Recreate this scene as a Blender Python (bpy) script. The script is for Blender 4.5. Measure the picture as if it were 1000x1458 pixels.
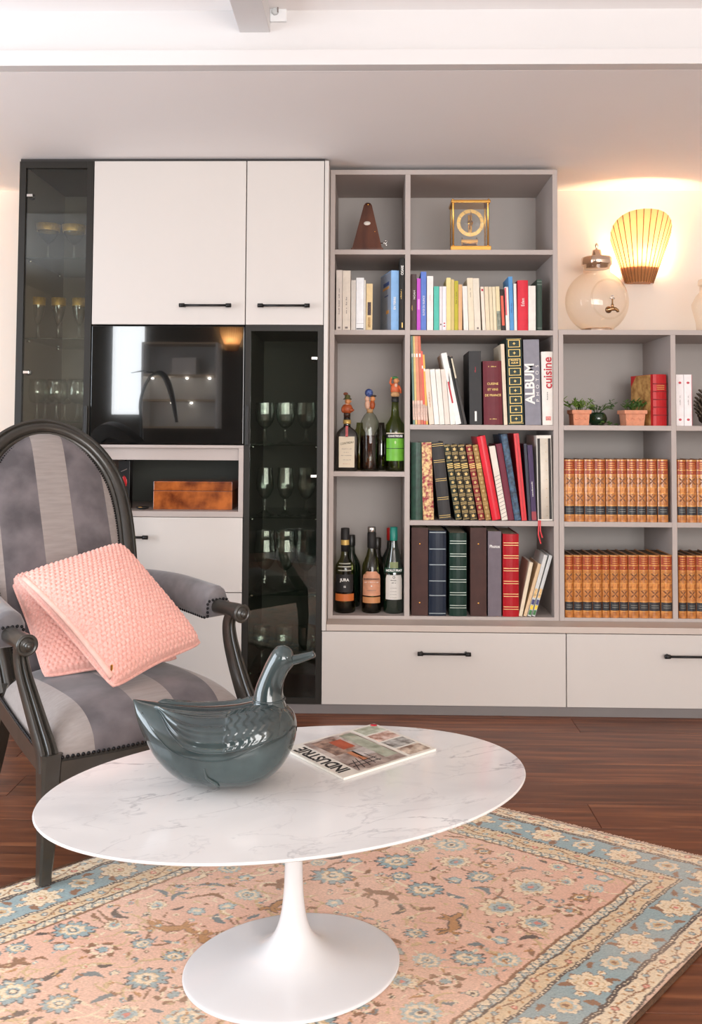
import bpy, bmesh, math, random
import numpy as np
from mathutils import Matrix, Vector, Euler

for _o in list(bpy.data.objects):
    bpy.data.objects.remove(_o)
sc = bpy.context.scene
COL = sc.collection
R = math.radians

# ------------------------------------------------------------------ camera
CAM_H, FPX = 1.05, 1243.825
YAW, PITCH, ROLL, PPY = R(1.20895), R(2.40895), R(0.31755), 560.346
def _axes():
    fw = Vector((-math.sin(YAW) * math.cos(PITCH), math.cos(YAW) * math.cos(PITCH), math.sin(PITCH)))
    r0 = Vector((math.cos(YAW), math.sin(YAW), 0))
    u0 = r0.cross(fw)
    c, s = math.cos(ROLL), math.sin(ROLL)
    return c * r0 + s * u0, -s * r0 + c * u0, fw
AX_R, AX_U, AX_F = _axes()
cam = bpy.data.cameras.new('camera')
cam.sensor_fit = 'HORIZONTAL'
cam.sensor_width = 36.0
cam.lens = FPX / 1000 * 36.0
cam.shift_y = (PPY - 729) / 1000
cam.clip_start = 0.05
cam_ob = bpy.data.objects.new('camera', cam)
COL.objects.link(cam_ob)
_m = Matrix((AX_R, AX_U, -AX_F)).transposed().to_4x4()
_m.translation = (0, 0, CAM_H)
cam_ob.matrix_world = _m
sc.camera = cam_ob

def _ray(px, py):
    return AX_R * ((px - 500) / FPX) + AX_U * (-(py - PPY) / FPX) + AX_F
def at(px, py, Y):
    "world point seen at a photo pixel on the vertical plane y = Y"
    d = _ray(px, py)
    return Vector((0, 0, CAM_H)) + d * (Y / d.y)

# ------------------------------------------------------------------ world, lights, exposure
w = bpy.data.worlds.new('world'); sc.world = w
w.use_nodes = True
w.node_tree.nodes['Background'].inputs[0].default_value = (0.75, 0.85, 1.0, 1)
w.node_tree.nodes['Background'].inputs[1].default_value = 0.6
def area_light(name, loc, rot, sx, sy, power, col):
    l = bpy.data.lights.new(name, 'AREA'); l.shape = 'RECTANGLE'
    l.size, l.size_y, l.energy, l.color = sx, sy, power, col
    o = bpy.data.objects.new(name, l); COL.objects.link(o)
    o.location = loc; o.rotation_euler = rot
    return o
# daylight entering through the room's windows (the panes are built in the rear and left walls)
area_light('daylight_rear_window', (0.95, -2.33, 1.31), (R(90), 0, 0), 2.9, 1.62, 118, (1.0, 0.97, 0.94))
area_light('daylight_left_window', (-2.83, 1.1, 1.2), (R(90), 0, R(-90)), 2.0, 1.7, 58, (0.84, 0.92, 1.0))
area_light('daylight_kitchen_window', (-2.475, -2.33, 1.66), (R(90), 0, 0), 0.33, 0.92, 6, (0.93, 0.97, 1.0))
sc.view_settings.view_transform = 'Standard'
sc.view_settings.look = 'None'
sc.view_settings.gamma = 1.0
sc.view_settings.use_curve_mapping = False
sc.view_settings.exposure = 0.45
sc.cycles.use_denoising = True
sc.cycles.max_bounces = 14
sc.cycles.transparent_max_bounces = 24
sc.cycles.transmission_bounces = 10

# ------------------------------------------------------------------ material helpers
def lin(c):
    return tuple(((v / 255) / 12.92 if v / 255 <= 0.04045 else (((v / 255) + 0.055) / 1.055) ** 2.4) for v in c)
MATS = {}
def new_mat(name):
    m = bpy.data.materials.new(name); m.use_nodes = True
    nt = m.node_tree
    return m, nt, nt.nodes['Principled BSDF']
def mat(name, c, rough=0.5, metal=0.0, var=0.0, vscale=8.0, bump=0.0, bscale=60.0, coat=0.0, c2=None, spec=0.5, stretch=(1, 1, 1), sheen=0.0, detail=4.0):
    "principled with procedural colour variation and fine relief"
    if name in MATS: return MATS[name]
    m, nt, p = new_mat(name)
    p.inputs['Roughness'].default_value = rough
    p.inputs['Metallic'].default_value = metal
    p.inputs['Coat Weight'].default_value = coat
    p.inputs['Coat Roughness'].default_value = 0.06
    p.inputs['Specular IOR Level'].default_value = spec
    if sheen:
        p.inputs['Sheen Weight'].default_value = sheen
    col = lin(c)
    tc = nt.nodes.new('ShaderNodeTexCoord'); mp = nt.nodes.new('ShaderNodeMapping')
    mp.inputs['Scale'].default_value = stretch
    nt.links.new(tc.outputs['Object'], mp.inputs['Vector'])
    nz = nt.nodes.new('ShaderNodeTexNoise'); nz.inputs['Scale'].default_value = vscale; nz.inputs['Detail'].default_value = detail
    nt.links.new(mp.outputs[0], nz.inputs['Vector'])
    rp = nt.nodes.new('ShaderNodeValToRGB')
    e = rp.color_ramp.elements
    if c2 is None:
        k = var if var else 0.02
        a = tuple(max(0, v * (1 - k)) for v in col); b = tuple(min(1, v * (1 + k)) for v in col)
    else:
        a, b = col, lin(c2)
    e[0].position, e[1].position = 0.35, 0.65
    e[0].color = (*a, 1); e[1].color = (*b, 1)
    nt.links.new(nz.outputs['Fac'], rp.inputs[0]); nt.links.new(rp.outputs[0], p.inputs['Base Color'])
    if bump:
        n2 = nt.nodes.new('ShaderNodeTexNoise'); n2.inputs['Scale'].default_value = bscale; n2.inputs['Detail'].default_value = 3
        nt.links.new(mp.outputs[0], n2.inputs['Vector'])
        b_ = nt.nodes.new('ShaderNodeBump'); b_.inputs['Strength'].default_value = bump; b_.inputs['Distance'].default_value = 0.002
        nt.links.new(n2.outputs['Fac'], b_.inputs['Height']); nt.links.new(b_.outputs[0], p.inputs['Normal'])
    MATS[name] = m
    return m
def glass(name, tint, ior=1.45, edge=None, rough=0.0, gloss=(1, 1, 1)):
    "thin clear glass: tinted transmission with a fresnel mirror on top"
    if name in MATS: return MATS[name]
    m = bpy.data.materials.new(name); m.use_nodes = True
    nt = m.node_tree; nt.nodes.remove(nt.nodes['Principled BSDF']); out = nt.nodes['Material Output']
    tr = nt.nodes.new('ShaderNodeBsdfTransparent'); gl = nt.nodes.new('ShaderNodeBsdfGlossy')
    gl.inputs['Roughness'].default_value = rough; gl.inputs['Color'].default_value = (*gloss, 1)
    f0 = ((ior - 1) / (ior + 1)) ** 2                       # Schlick reflectance, the same from both sides of the sheet
    lf = nt.nodes.new('ShaderNodeLayerWeight'); lf.inputs['Blend'].default_value = 0.5
    pw = nt.nodes.new('ShaderNodeMath'); pw.operation = 'POWER'; pw.inputs[1].default_value = 5.0
    fr = nt.nodes.new('ShaderNodeMapRange'); fr.inputs[3].default_value = f0; fr.inputs[4].default_value = 1.0
    nt.links.new(lf.outputs['Facing'], pw.inputs[0]); nt.links.new(pw.outputs[0], fr.inputs[0])
    mx = nt.nodes.new('ShaderNodeMixShader')
    if edge is not None:
        lw = nt.nodes.new('ShaderNodeLayerWeight'); lw.inputs['Blend'].default_value = 0.18
        mc = nt.nodes.new('ShaderNodeMix'); mc.data_type = 'RGBA'
        mc.inputs[6].default_value = (*tint, 1); mc.inputs[7].default_value = (*edge, 1)
        nt.links.new(lw.outputs['Facing'], mc.inputs[0]); nt.links.new(mc.outputs[2], tr.inputs['Color'])
    else:
        tr.inputs['Color'].default_value = (*tint, 1)
    nt.links.new(fr.outputs[0], mx.inputs[0]); nt.links.new(tr.outputs[0], mx.inputs[1]); nt.links.new(gl.outputs[0], mx.inputs[2])
    nt.links.new(mx.outputs[0], out.inputs['Surface'])
    MATS[name] = m
    return m
def emit(name, c, strength):
    if name in MATS: return MATS[name]
    m, nt, p = new_mat(name)
    p.inputs['Base Color'].default_value = (*lin(c), 1)
    p.inputs['Emission Color'].default_value = (*lin(c), 1); p.inputs['Emission Strength'].default_value = strength
    MATS[name] = m
    return m

# ------------------------------------------------------------------ mesh helpers
class MB:
    "collects geometry of ONE part"
    def __init__(s): s.v = []; s.f = []; s.sm = []
    def add(s, v, f, smooth=False, M=None):
        o = len(s.v)
        s.v += [tuple(M @ Vector(q)) if M is not None else tuple(q) for q in v]
        s.f += [tuple(i + o for i in q) for q in f]; s.sm += [smooth] * len(f)
        return s
    def box(s, x0, x1, y0, y1, z0, z1, b=0.0, M=None):
        if b <= 0:
            v = [(x, y, z) for x in (x0, x1) for y in (y0, y1) for z in (z0, z1)]
            f = [(0, 1, 3, 2), (4, 6, 7, 5), (0, 4, 5, 1), (2, 3, 7, 6), (0, 2, 6, 4), (1, 5, 7, 3)]
            return s.add(v, f, False, M)
        bm = bmesh.new(); bmesh.ops.create_cube(bm, size=1)
        for q in bm.verts:
            q.co = Vector(((x0 + x1) / 2 + q.co.x * (x1 - x0), (y0 + y1) / 2 + q.co.y * (y1 - y0), (z0 + z1) / 2 + q.co.z * (z1 - z0)))
        bmesh.ops.bevel(bm, geom=bm.edges[:], offset=b, segments=2, affect='EDGES', profile=0.6)
        bm.verts.index_update()
        s.add([q.co[:] for q in bm.verts], [[q.index for q in f.verts] for f in bm.faces], False, M); bm.free()
        return s
    def lathe(s, prof, seg=24, c=(0, 0, 0), sx=1, sy=1, M=None, smooth=True, facet=None):
        n = len(prof); v = []; f = []
        for i in range(seg):
            a = 2 * math.pi * i / seg
            for k, (r, z) in enumerate(prof):
                v.append((c[0] + r * math.cos(a) * sx, c[1] + r * math.sin(a) * sy, c[2] + z))
        for i in range(seg):
            j = (i + 1) % seg
            for k in range(n - 1):
                f.append((i * n + k, j * n + k, j * n + k + 1, i * n + k + 1))
        ring = abs(prof[0][0] - prof[-1][0]) < 1e-7 and abs(prof[0][1] - prof[-1][1]) < 1e-7
        if prof[0][0] > 1e-5 and not ring: f.append(tuple(i * n for i in range(seg))[::-1])
        if prof[-1][0] > 1e-5 and not ring: f.append(tuple(i * n + n - 1 for i in range(seg)))
        return s.add(v, f, smooth, M)
    def ball(s, c, r, seg=10, rings=7, sc_=(1, 1, 1), M=None):
        p = [(r * math.sin(math.pi * k / rings), -r * math.cos(math.pi * k / rings)) for k in range(rings + 1)]
        p = [(max(q[0], 1e-6), q[1] * sc_[2]) for q in p]
        return s.lathe(p, seg, c, sc_[0], sc_[1], M)
    def sweep(s, path, prof, ref=(0, 0, 1), closed=False, scale=None, smooth=True, M=None, cap=True):
        "prof: list of (side, up) offsets; ref: direction for 'up'"
        P = [Vector(p) for p in path]; n = len(P); m = len(prof); v = []; f = []
        ref = Vector(ref)
        for i, p in enumerate(P):
            a = P[(i - 1) % n] if (closed or i > 0) else P[i]
            b = P[(i + 1) % n] if (closed or i < n - 1) else P[i]
            t = (b - a).normalized()
            sd = t.cross(ref)
            if sd.length < 1e-5: sd = t.cross(Vector((1, 0, 0)))
            sd.normalize(); up = sd.cross(t)
            k = scale[i] if scale is not None else 1
            kx, ky = k if isinstance(k, tuple) else (k, k)
            for (x, y) in prof: v.append(tuple(p + sd * x * kx + up * y * ky))
        for i in range(n if closed else n - 1):
            j = (i + 1) % n
            for k in range(m):
                l = (k + 1) % m
                f.append((i * m + k, i * m + l, j * m + l, j * m + k))
        if cap and not closed:
            f.append(tuple(range(m))[::-1]); f.append(tuple((n - 1) * m + k for k in range(m)))
        return s.add(v, f, smooth, M)
    def tube(s, path, r, seg=8, closed=False, M=None):
        pr = [(math.cos(2 * math.pi * k / seg), math.sin(2 * math.pi * k / seg)) for k in range(seg)]
        rr = r if isinstance(r, (list, tuple)) else [r] * len(path)
        t = Vector(path[-1]) - Vector(path[0])
        ref = (0, 0, 1) if abs(t.normalized().z if t.length > 0 else 0) < 0.8 else (0, 1, 0)
        return s.sweep(path, pr, ref, closed, list(rr), True, M)
    def prism(s, poly, y0, y1, M=None, smooth=False):
        "poly in x,z extruded along y"
        n = len(poly)
        v = [(x, y0, z) for x, z in poly] + [(x, y1, z) for x, z in poly]
        f = [tuple(range(n)), tuple(range(2 * n - 1, n - 1, -1))] + [(i, i + n, (i + 1) % n + n, (i + 1) % n) for i in range(n)]
        return s.add(v, f, smooth, M)
    def prismz(s, poly, z0, z1, M=None, smooth=False):
        n = len(poly)
        v = [(x, y, z0) for x, y in poly] + [(x, y, z1) for x, y in poly]
        f = [tuple(range(n))[::-1], tuple(range(n, 2 * n))] + [(i, (i + 1) % n, (i + 1) % n + n, i + n) for i in range(n)]
        return s.add(v, f, smooth, M)
    def grid(s, fn, nu, nv, smooth=True, M=None, closed_u=False):
        v = [fn(i / (nu if closed_u else nu - 1), j / (nv - 1)) for i in range(nu) for j in range(nv)]
        f = []
        for i in range(nu if closed_u else nu - 1):
            k = (i + 1) % nu
            for j in range(nv - 1): f.append((i * nv + j, k * nv + j, k * nv + j + 1, i * nv + j + 1))
        return s.add(v, f, smooth, M)
    def mesh(s, name):
        me = bpy.data.meshes.new(name); me.from_pydata(s.v, [], s.f)
        me.polygons.foreach_set('use_smooth', s.sm)
        bm = bmesh.new(); bm.from_mesh(me)
        bmesh.ops.recalc_face_normals(bm, faces=bm.faces); bm.to_mesh(me); bm.free()
        me.update()
        return me
    def build(s, name, m, parent=None, loc=None, rot=None):
        me = s.mesh(name); me.materials.append(m)
        return link(name, me, parent, loc, rot)
def link(name, data, parent=None, loc=None, rot=None):
    o = bpy.data.objects.new(name, data); COL.objects.link(o)
    if parent is not None: o.parent = parent
    if loc is not None: o.location = loc
    if rot is not None: o.rotation_euler = rot
    return o
def smooth_by_angle(o, ang=40):
    try: o.data.set_sharp_from_angle(angle=R(ang))
    except Exception: pass
    return o
def tag(o, label, cat, group=None):
    o['label'] = label; o['category'] = cat
    if group: o['group'] = group
    return o
def thing(name, label, cat, loc=(0, 0, 0), rotz=0.0, group=None):
    o = link(name, None, None, loc, (0, 0, rotz))
    o.empty_display_size = 0.05
    return tag(o, label, cat, group)
def struct(o):
    o['kind'] = 'structure'; return o
def text_mesh(s, size, M, extrude=0.0002, bold=0.0, sx=1.0, align='CENTER', shear=0.0, gap=1.0):
    cu = bpy.data.curves.new('lettering', 'FONT'); cu.body = s; cu.size = size; cu.extrude = extrude
    cu.align_x = align; cu.align_y = 'CENTER'; cu.offset = bold; cu.resolution_u = 3; cu.shear = shear; cu.space_character = gap
    ob = bpy.data.objects.new('lettering', cu)
    me = bpy.data.meshes.new_from_object(ob)
    bpy.data.objects.remove(ob); bpy.data.curves.remove(cu)
    me.transform(M @ Matrix.Diagonal((sx, 1, 1, 1)))
    return me
def lettering(s, size, parent, loc, m, vertical=False, down=False, bold=0.0, sx=1.0, name='lettering', rot=None, shear=0.0, gap=1.0):
    e = Euler((R(90), 0, 0)) if not vertical else Euler((R(90), R(90 if down else -90), 0))
    if rot is not None: e = rot
    if s[0] == '~':                       # print too small to read in the photograph: worn unreadable marks
        n = int(s[1:]); rg = random.Random(n * 7 + int(size * 1e5)); mb = MB(); L = n * size * .5 * sx
        for i in range(n):
            if rg.random() < .14: continue
            x = -L / 2 + L * i / n; h = size * (.22 if rg.random() < .7 else .34)
            mb.box(x, x + L / n * .55, -size * .2, -size * .2 + h * 1.6, -.0002, .0002, M=Matrix.Translation(loc) @ e.to_matrix().to_4x4())
        return mb.build('printed_marks', m, parent)
    me = text_mesh(s, size, Matrix.Translation(loc) @ e.to_matrix().to_4x4(), bold=bold, sx=sx, shear=shear, gap=gap)
    me.materials.append(m)
    return link(name, me, parent)

# ------------------------------------------------------------------ shared materials
M_wall = mat('wall_paint', (236, 224, 212), 0.75, var=0.015, vscale=2, bump=0.05, bscale=180)
M_ceil = mat('ceiling_paint', (245, 242, 241), 0.7, var=0.01, vscale=2, bump=0.03, bscale=160)
M_fascia = mat('dimmed_ceiling_paint', (214, 211, 210), 0.5, var=0.01, vscale=2)  # ceiling white darkened to offset strong window light on fascia and beam
M_white = mat('white_laminate', (203, 196, 190), 0.42, var=0.012, vscale=3, stretch=(1, 1, 0.15), bump=0.02, bscale=220)
M_taupe = mat('taupe_laminate', (176, 164, 158), 0.5, var=0.02, vscale=3, bump=0.02, bscale=250)
M_taupe_back = mat('taupe_back_panel', (172, 164, 159), 0.5, var=0.02, vscale=3)
M_anth = mat('anthracite_frame', (40, 37, 33), 0.42, spec=0.25, var=0.03, vscale=5, bump=0.02, bscale=300)
M_anth_in = mat('anthracite_interior', (70, 72, 66), 0.6, var=0.03, vscale=4)
M_black = mat('matte_black_metal', (26, 25, 25), 0.35, metal=0.3, var=0.05)
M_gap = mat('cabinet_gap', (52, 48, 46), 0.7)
M_chrome = mat('chrome', (225, 222, 218), 0.12, metal=1.0)
M_gold = mat('gilt', (214, 178, 96), 0.3, metal=0.8, var=0.1, vscale=60)
M_goldflat = mat('gold_print', (206, 172, 98), 0.4, metal=0.35)
M_brass = mat('brass', (214, 160, 84), 0.22, metal=1.0, var=0.06, vscale=20)
M_paper = mat('paper_pages', (222, 209, 184), 0.85, var=0.06, vscale=90, stretch=(6, 1, 0.05), bump=0.1, bscale=200)
M_paperw = mat('white_pages', (232, 228, 218), 0.85, var=0.05, vscale=90, stretch=(6, 1, 0.05))
M_ink = mat('black_ink', (28, 26, 26), 0.6)
M_inkgrey = mat('grey_ink', (120, 108, 104), 0.6)
M_inkwhite = mat('white_ink', (238, 235, 230), 0.6)
M_inkred = mat('red_ink', (186, 30, 48), 0.55)
M_glass = glass('clear_glass', (0.97, 0.98, 0.97), 1.75, edge=(0.62, 0.66, 0.64))
M_smoke = glass('smoked_door_glass', (0.78, 0.80, 0.76), 1.5)
M_shelfglass = glass('shelf_glass', (0.80, 0.88, 0.84), 1.45, edge=(0.35, 0.5, 0.44))
# ================================================================== THE SETTING
N, F, B, W = 3.28, 3.379, 3.723, 3.743           # cabinet fronts, bookcase fronts, bookcase backs, wall
ZS = 2.086                                       # underside of the lowered ceiling
XL, XR, YR, ZC = -2.9, 2.7, -2.4, 2.262

def wood_floor_mat():
    m, nt, p = new_mat('dark_oak_planks')
    tc = nt.nodes.new('ShaderNodeTexCoord'); oi = nt.nodes.new('ShaderNodeObjectInfo')
    ad = nt.nodes.new('ShaderNodeVectorMath'); ad.operation = 'MULTIPLY_ADD'
    ad.inputs[1].default_value = (1, 1, 1)
    cm = nt.nodes.new('ShaderNodeCombineXYZ')
    mu = nt.nodes.new('ShaderNodeMath'); mu.operation = 'MULTIPLY'; mu.inputs[1].default_value = 37.0
    nt.links.new(oi.outputs['Random'], mu.inputs[0]); nt.links.new(mu.outputs[0], cm.inputs[0]); nt.links.new(mu.outputs[0], cm.inputs[1])
    nt.links.new(tc.outputs['Object'], ad.inputs[0]); nt.links.new(cm.outputs[0], ad.inputs[2])
    mp = nt.nodes.new('ShaderNodeMapping'); mp.inputs['Scale'].default_value = (0.9, 14, 1)
    nt.links.new(ad.outputs[0], mp.inputs[0])
    nz = nt.nodes.new('ShaderNodeTexNoise'); nz.inputs['Scale'].default_value = 3.2; nz.inputs['Detail'].default_value = 9; nz.inputs['Distortion'].default_value = 0.5
    nt.links.new(mp.outputs[0], nz.inputs['Vector'])
    rp = nt.nodes.new('ShaderNodeValToRGB'); e = rp.color_ramp.elements
    e[0].position, e[0].color = 0.3, (*lin((80, 42, 26)), 1)
    e[1].position, e[1].color = 0.72, (*lin((142, 88, 56)), 1)
    q = e.new(0.52); q.color = (*lin((110, 62, 38)), 1)
    nt.links.new(nz.outputs['Fac'], rp.inputs[0])
    hs = nt.nodes.new('ShaderNodeHueSaturation')
    ma = nt.nodes.new('ShaderNodeMapRange'); ma.inputs[3].default_value = 0.82; ma.inputs[4].default_value = 1.18
    nt.links.new(oi.outputs['Random'], ma.inputs[0]); nt.links.new(ma.outputs[0], hs.inputs['Value'])
    nt.links.new(rp.outputs[0], hs.inputs['Color']); nt.links.new(hs.outputs[0], p.inputs['Base Color'])
    p.inputs['Roughness'].default_value = 0.42
    bp = nt.nodes.new('ShaderNodeBump'); bp.inputs['Strength'].default_value = 0.15; bp.inputs['Distance'].default_value = 0.002
    nt.links.new(nz.outputs['Fac'], bp.inputs['Height']); nt.links.new(bp.outputs[0], p.inputs['Normal'])
    return m
M_floor = wood_floor_mat()
fl = struct(MB().box(XL, XR, YR, W, -0.06, -0.012).build('floor', M_floor))
PW, PL = 0.148, 1.22
me_plank = MB().box(0, PL - 0.0016, 0, PW - 0.0014, -0.012, 0.0, b=0.0012).mesh('plank'); me_plank.materials.append(M_floor)
rng = random.Random(5)
y, row = 0.75, 0
while y < W - 0.02:
    x = XL - rng.random() * PL
    while x < XR:
        if x + PL > -2.3 and x < 2.2:
            link('plank', me_plank, fl, (x, y, 0))
        x += PL
    y += PW; row += 1
MB().box(XL, XR, YR, 0.75, -0.012, 0.0).build('floor_near_camera', M_floor, fl)

struct(MB().box(XL, XR, W, W + 0.1, 0, 2.4).build('wall_back', M_wall))
# left wall with a window opening, rear wall with two window openings
m = MB(); m.box(XL - 0.1, XL, YR, 0.1, 0, 2.4); m.box(XL - 0.1, XL, 2.1, W, 0, 2.4); m.box(XL - 0.1, XL, 0.1, 2.1, 0, 0.35); m.box(XL - 0.1, XL, 0.1, 2.1, 2.05, 2.4)
struct(m.build('wall_left', M_wall))
struct(MB().box(XR, XR + 0.1, YR, W, 0, 2.4).build('wall_right', M_wall))
m = MB()
m.box(XL, -2.64, YR - 0.1, YR, 0, 2.4); m.box(-2.31, -0.5, YR - 0.1, YR, 0, 2.4); m.box(2.4, XR, YR - 0.1, YR, 0, 2.4)
m.box(-2.64, -2.31, YR - 0.1, YR, 0, 1.2); m.box(-2.64, -2.31, YR - 0.1, YR, 2.12, 2.4)
m.box(-0.5, 2.4, YR - 0.1, YR, 0, 0.5); m.box(-0.5, 2.4, YR - 0.1, YR, 2.12, 2.4)
struct(m.build('wall_rear', mat('rear_wall_painted_unlit', (92, 88, 82), .8, var=.02)))  # wall colour darkened so it mirrors as unlit in the screen
M_wframe = mat('window_frame_paint', (240, 240, 240), 0.4)
M_pane = glass('window_pane', (0.95, 0.97, 1.0), 1.45)
def window(name, o, ux, x0, x1, z0, z1, bars):
    "frame and panes in the plane through o with horizontal direction ux"
    root = struct(link(name, None, None, o))
    def bx(a0, a1, c0, c1, d=0.05):
        mm = MB()
        if ux == 'x': mm.box(a0, a1, -d, 0, c0, c1)
        else: mm.box(-d, 0, a0, a1, c0, c1)
        return mm
    for (a, b_, c, d) in ((x0, x0 + .05, z0, z1), (x1 - .05, x1, z0, z1), (x0 + .05, x1 - .05, z0, z0 + .05), (x0 + .05, x1 - .05, z1 - .05, z1)):
        bx(a, b_, c, d).build('window_frame', M_wframe, root)
    for t in bars: bx(t - .025, t + .025, z0 + .05, z1 - .05).build('mullion', M_wframe, root)
    ed = [x0 + .05] + list(bars) + [x1 - .05]
    for i in range(len(ed) - 1): bx(ed[i], ed[i + 1], z0 + .05, z1 - .05, 0.012).build('pane', M_pane, root)
window('window_1', (0, YR - 0.02, 0), 'x', -0.5, 2.4, 0.5, 2.12, (0.47, 1.43))
window('window_2', (0, YR - 0.02, 0), 'x', -2.64, -2.31, 1.2, 2.12, ())
window('window_3', (XL - 0.02, 0, 0), 'y', 0.1, 2.1, 0.35, 2.05, (1.1,))

struct(MB().box(XL, XR, YR, 2.48, ZC, ZC + 0.1).build('ceiling', M_ceil))
so = struct(MB().box(XL, XR, 2.48, W, ZS, ZC + 0.1).build('ceiling_lowered_part', M_ceil))
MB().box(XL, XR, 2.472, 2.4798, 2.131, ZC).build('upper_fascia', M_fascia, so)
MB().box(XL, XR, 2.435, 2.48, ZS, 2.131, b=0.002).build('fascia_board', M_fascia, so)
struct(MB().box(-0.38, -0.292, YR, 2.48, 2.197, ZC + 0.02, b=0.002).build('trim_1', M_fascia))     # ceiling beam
t = thing('junction_box', 'small white box with round dial high beside the ceiling beam', 'junction box', (-0.268, 2.48, 2.226))
MB().box(-0.024, 0.024, -0.016, -0.0005, 0, 0.046, b=0.003).build('housing', mat('white_plastic', (228, 230, 232), 0.4), t)
MB().lathe([(0.0105, 0), (0.0105, 0.005), (0.0085, 0.008), (0.004, 0.008)], 18, M=Matrix.Translation((-0.009, -0.016, 0.028)) @ Matrix.Rotation(R(90), 4, 'X')).build('dial', mat('grey_plastic', (196, 199, 200), 0.4), t)
MB().box(-0.0015, 0.0015, -0.0275, -0.024, 0.022, 0.036).build('pointer', M_inkgrey, t)

# ================================================================== CABINETS
def handle(parent, xc, zc, y, L=0.19, name='handle'):
    m = MB()
    m.tube([(xc - L / 2, y - 0.026, zc), (xc + L / 2, y - 0.026, zc)], 0.0046, 8)
    for s in (-1, 1):
        a = xc + s * (L / 2 - 0.013)
        m.tube([(a - s * .004, y - 0.026, zc), (a + s * .016, y - 0.026, zc)], 0.0078, 8)
        m.tube([(a, y - 0.026, zc), (a, y, zc)], 0.005, 8)
    return m.build(name, M_black, parent)
k0, k1, k2, k3 = -1.345, -1.057, -0.471, -0.174
KB, KT = 1.447, 2.075

# --- two-door wall cabinets
for (x0, x1, hx, nm, lb) in ((k1, k2, at(294, 436, N).x, 'wall_cabinet', 'wide white wall cabinet with one lift-up door above the dark screen'),
                             (k2, k3, at(405, 436, N).x, 'wall_cabinet', 'narrow white wall cabinet above the glass-fronted cabinet, beside the bookcase')):
    t = thing(nm, lb, 'cabinet', ((x0 + x1) / 2, N, KB)); h = (x1 - x0) / 2
    MB().box(-h + .001, h - .001, 0.022, W - N - 0.002, 0.003, KT - KB).build('body', M_gap, t)
    d = MB().box(-h + .0018, h - .0018, 0, 0.019, 0.0, KT - KB - 0.002, b=0.0012).build('door', M_white, t)
    handle(d, hx - (x0 + x1) / 2, at(300, 436, N).z - KB, 0.0)
t = thing('gap_shade_strip', 'dark strip imitating the shadow gap between the wall cabinets and the ceiling', 'painted shade strip', ((k0 + k3) / 2, N + 0.012, KT))
MB().box(-(k3 - k0) / 2, (k3 - k0) / 2, 0, 0.03, 0, ZS - KT - 0.0005).build('strip', M_gap, t)  # dark strip stands in for the shade in the gap under the ceiling

# --- tall white end panel
ep = MB().box(k3 + .001, k3 + .0165, N - 0.004, W - 0.001, 0.3055, KT - 0.002, b=0.001).build('end_panel', M_white)
tag(ep, 'tall thin white end panel between the glass cabinet and the bookcase', 'panel')

# --- display cabinets with smoked-glass doors
def display(x0, x1, z0, z1, label, shelves, st, hside, hz, hinge_z, hinge_side, inner):
    t = thing('display_cabinet', label, 'cabinet', (x0, N, z0)); w_, h = x1 - x0, z1 - z0; D = W - N - 0.003
    MB().box(0.002, 0.018, 0.022, D, 0, h - .001).build('side_panel', inner, t)
    MB().box(w_ - 0.018, w_ - 0.002, 0.022, D, 0, h - .001).build('side_panel', inner, t)
    MB().box(0.018, w_ - 0.018, D - 0.008, D, 0.0, h - .001).build('back_panel', inner, t)
    MB().box(0.018, w_ - 0.018, 0.022, D - 0.008, h - 0.018, h - .001).build('top_panel', M_anth, t)
    MB().box(0.018, w_ - 0.018, 0.022, D - 0.008, 0, 0.018).build('bottom_panel', M_anth, t)
    for z in shelves:
        MB().box(0.0195, w_ - 0.0195, 0.034, D - 0.012, z - z0 - 0.006, z - z0, b=0.0008).build('glass_shelf', M_shelfglass, t)
        for xx in (0.019, w_ - 0.019):
            for yy in (0.06, D - 0.08):
                MB().tube([(xx, yy, z - z0 - 0.011), (xx + (0.012 if xx < 0.1 else -0.012), yy, z - z0 - 0.011)], 0.0042, 8).build('shelf_pin', M_chrome, t)
    d = MB()
    d.box(0.001, st, 0, 0.02, 0.001, h - 0.002, b=0.001); d.box(w_ - st, w_ - 0.001, 0, 0.02, 0.001, h - 0.002, b=0.001)
    d.box(st, w_ - st, 0, 0.02, h - 0.002 - st, h - 0.002); d.box(st, w_ - st, 0, 0.02, 0.001, 0.001 + st)
    do = d.build('door', M_anth, t)
    MB().box(st, w_ - st, 0.007, 0.011, st, h - st).build('glass_pane', M_smoke, do)
    hx = 0.012 if hside == 'l' else w_ - 0.012
    MB().box(hx - 0.005, hx + 0.005, -0.011, 0, hz[0] - z0, hz[1] - z0, b=0.002).build('handle', M_black, do)
    for z in hinge_z:
        xx = st + 0.016 if hinge_side == 'l' else w_ - st - 0.012
        MB().lathe([(0.012, 0), (0.012, 0.006), (0.009, 0.012), (0.001, 0.012)], 14, M=Matrix.Translation((xx, 0.024, z - z0)) @ Matrix.Rotation(R(-90), 4, 'X')).build('hinge', M_black, do)
        MB().box(xx - 0.011, xx + 0.011, -0.0015, 0.0065, z - z0 - 0.005, z - z0 + 0.005, b=0.001).build('hinge_plate', M_chrome, do)
    return t
LSH = [at(60, 374, 3.42).z, at(60, 485, 3.42).z, at(60, 600, 3.42).z, 0.62, 0.3]
RSH = [at(405, 632, 3.40).z, at(405, 733, 3.40).z, at(405, 840, 3.40).z, 0.14]
M_left_in = mat('smoky_brown_interior', (132, 124, 112), 0.55, var=0.03)
display(k0, k1, 0.034, KT, 'tall dark-framed glass cabinet of gilt-rimmed glasses at the far left', LSH, 0.026, 'r', (at(125, 622, N).z, at(125, 578, N).z), (at(40, 278, N).z, at(30, 530, N).z), 'l', M_left_in)
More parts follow.
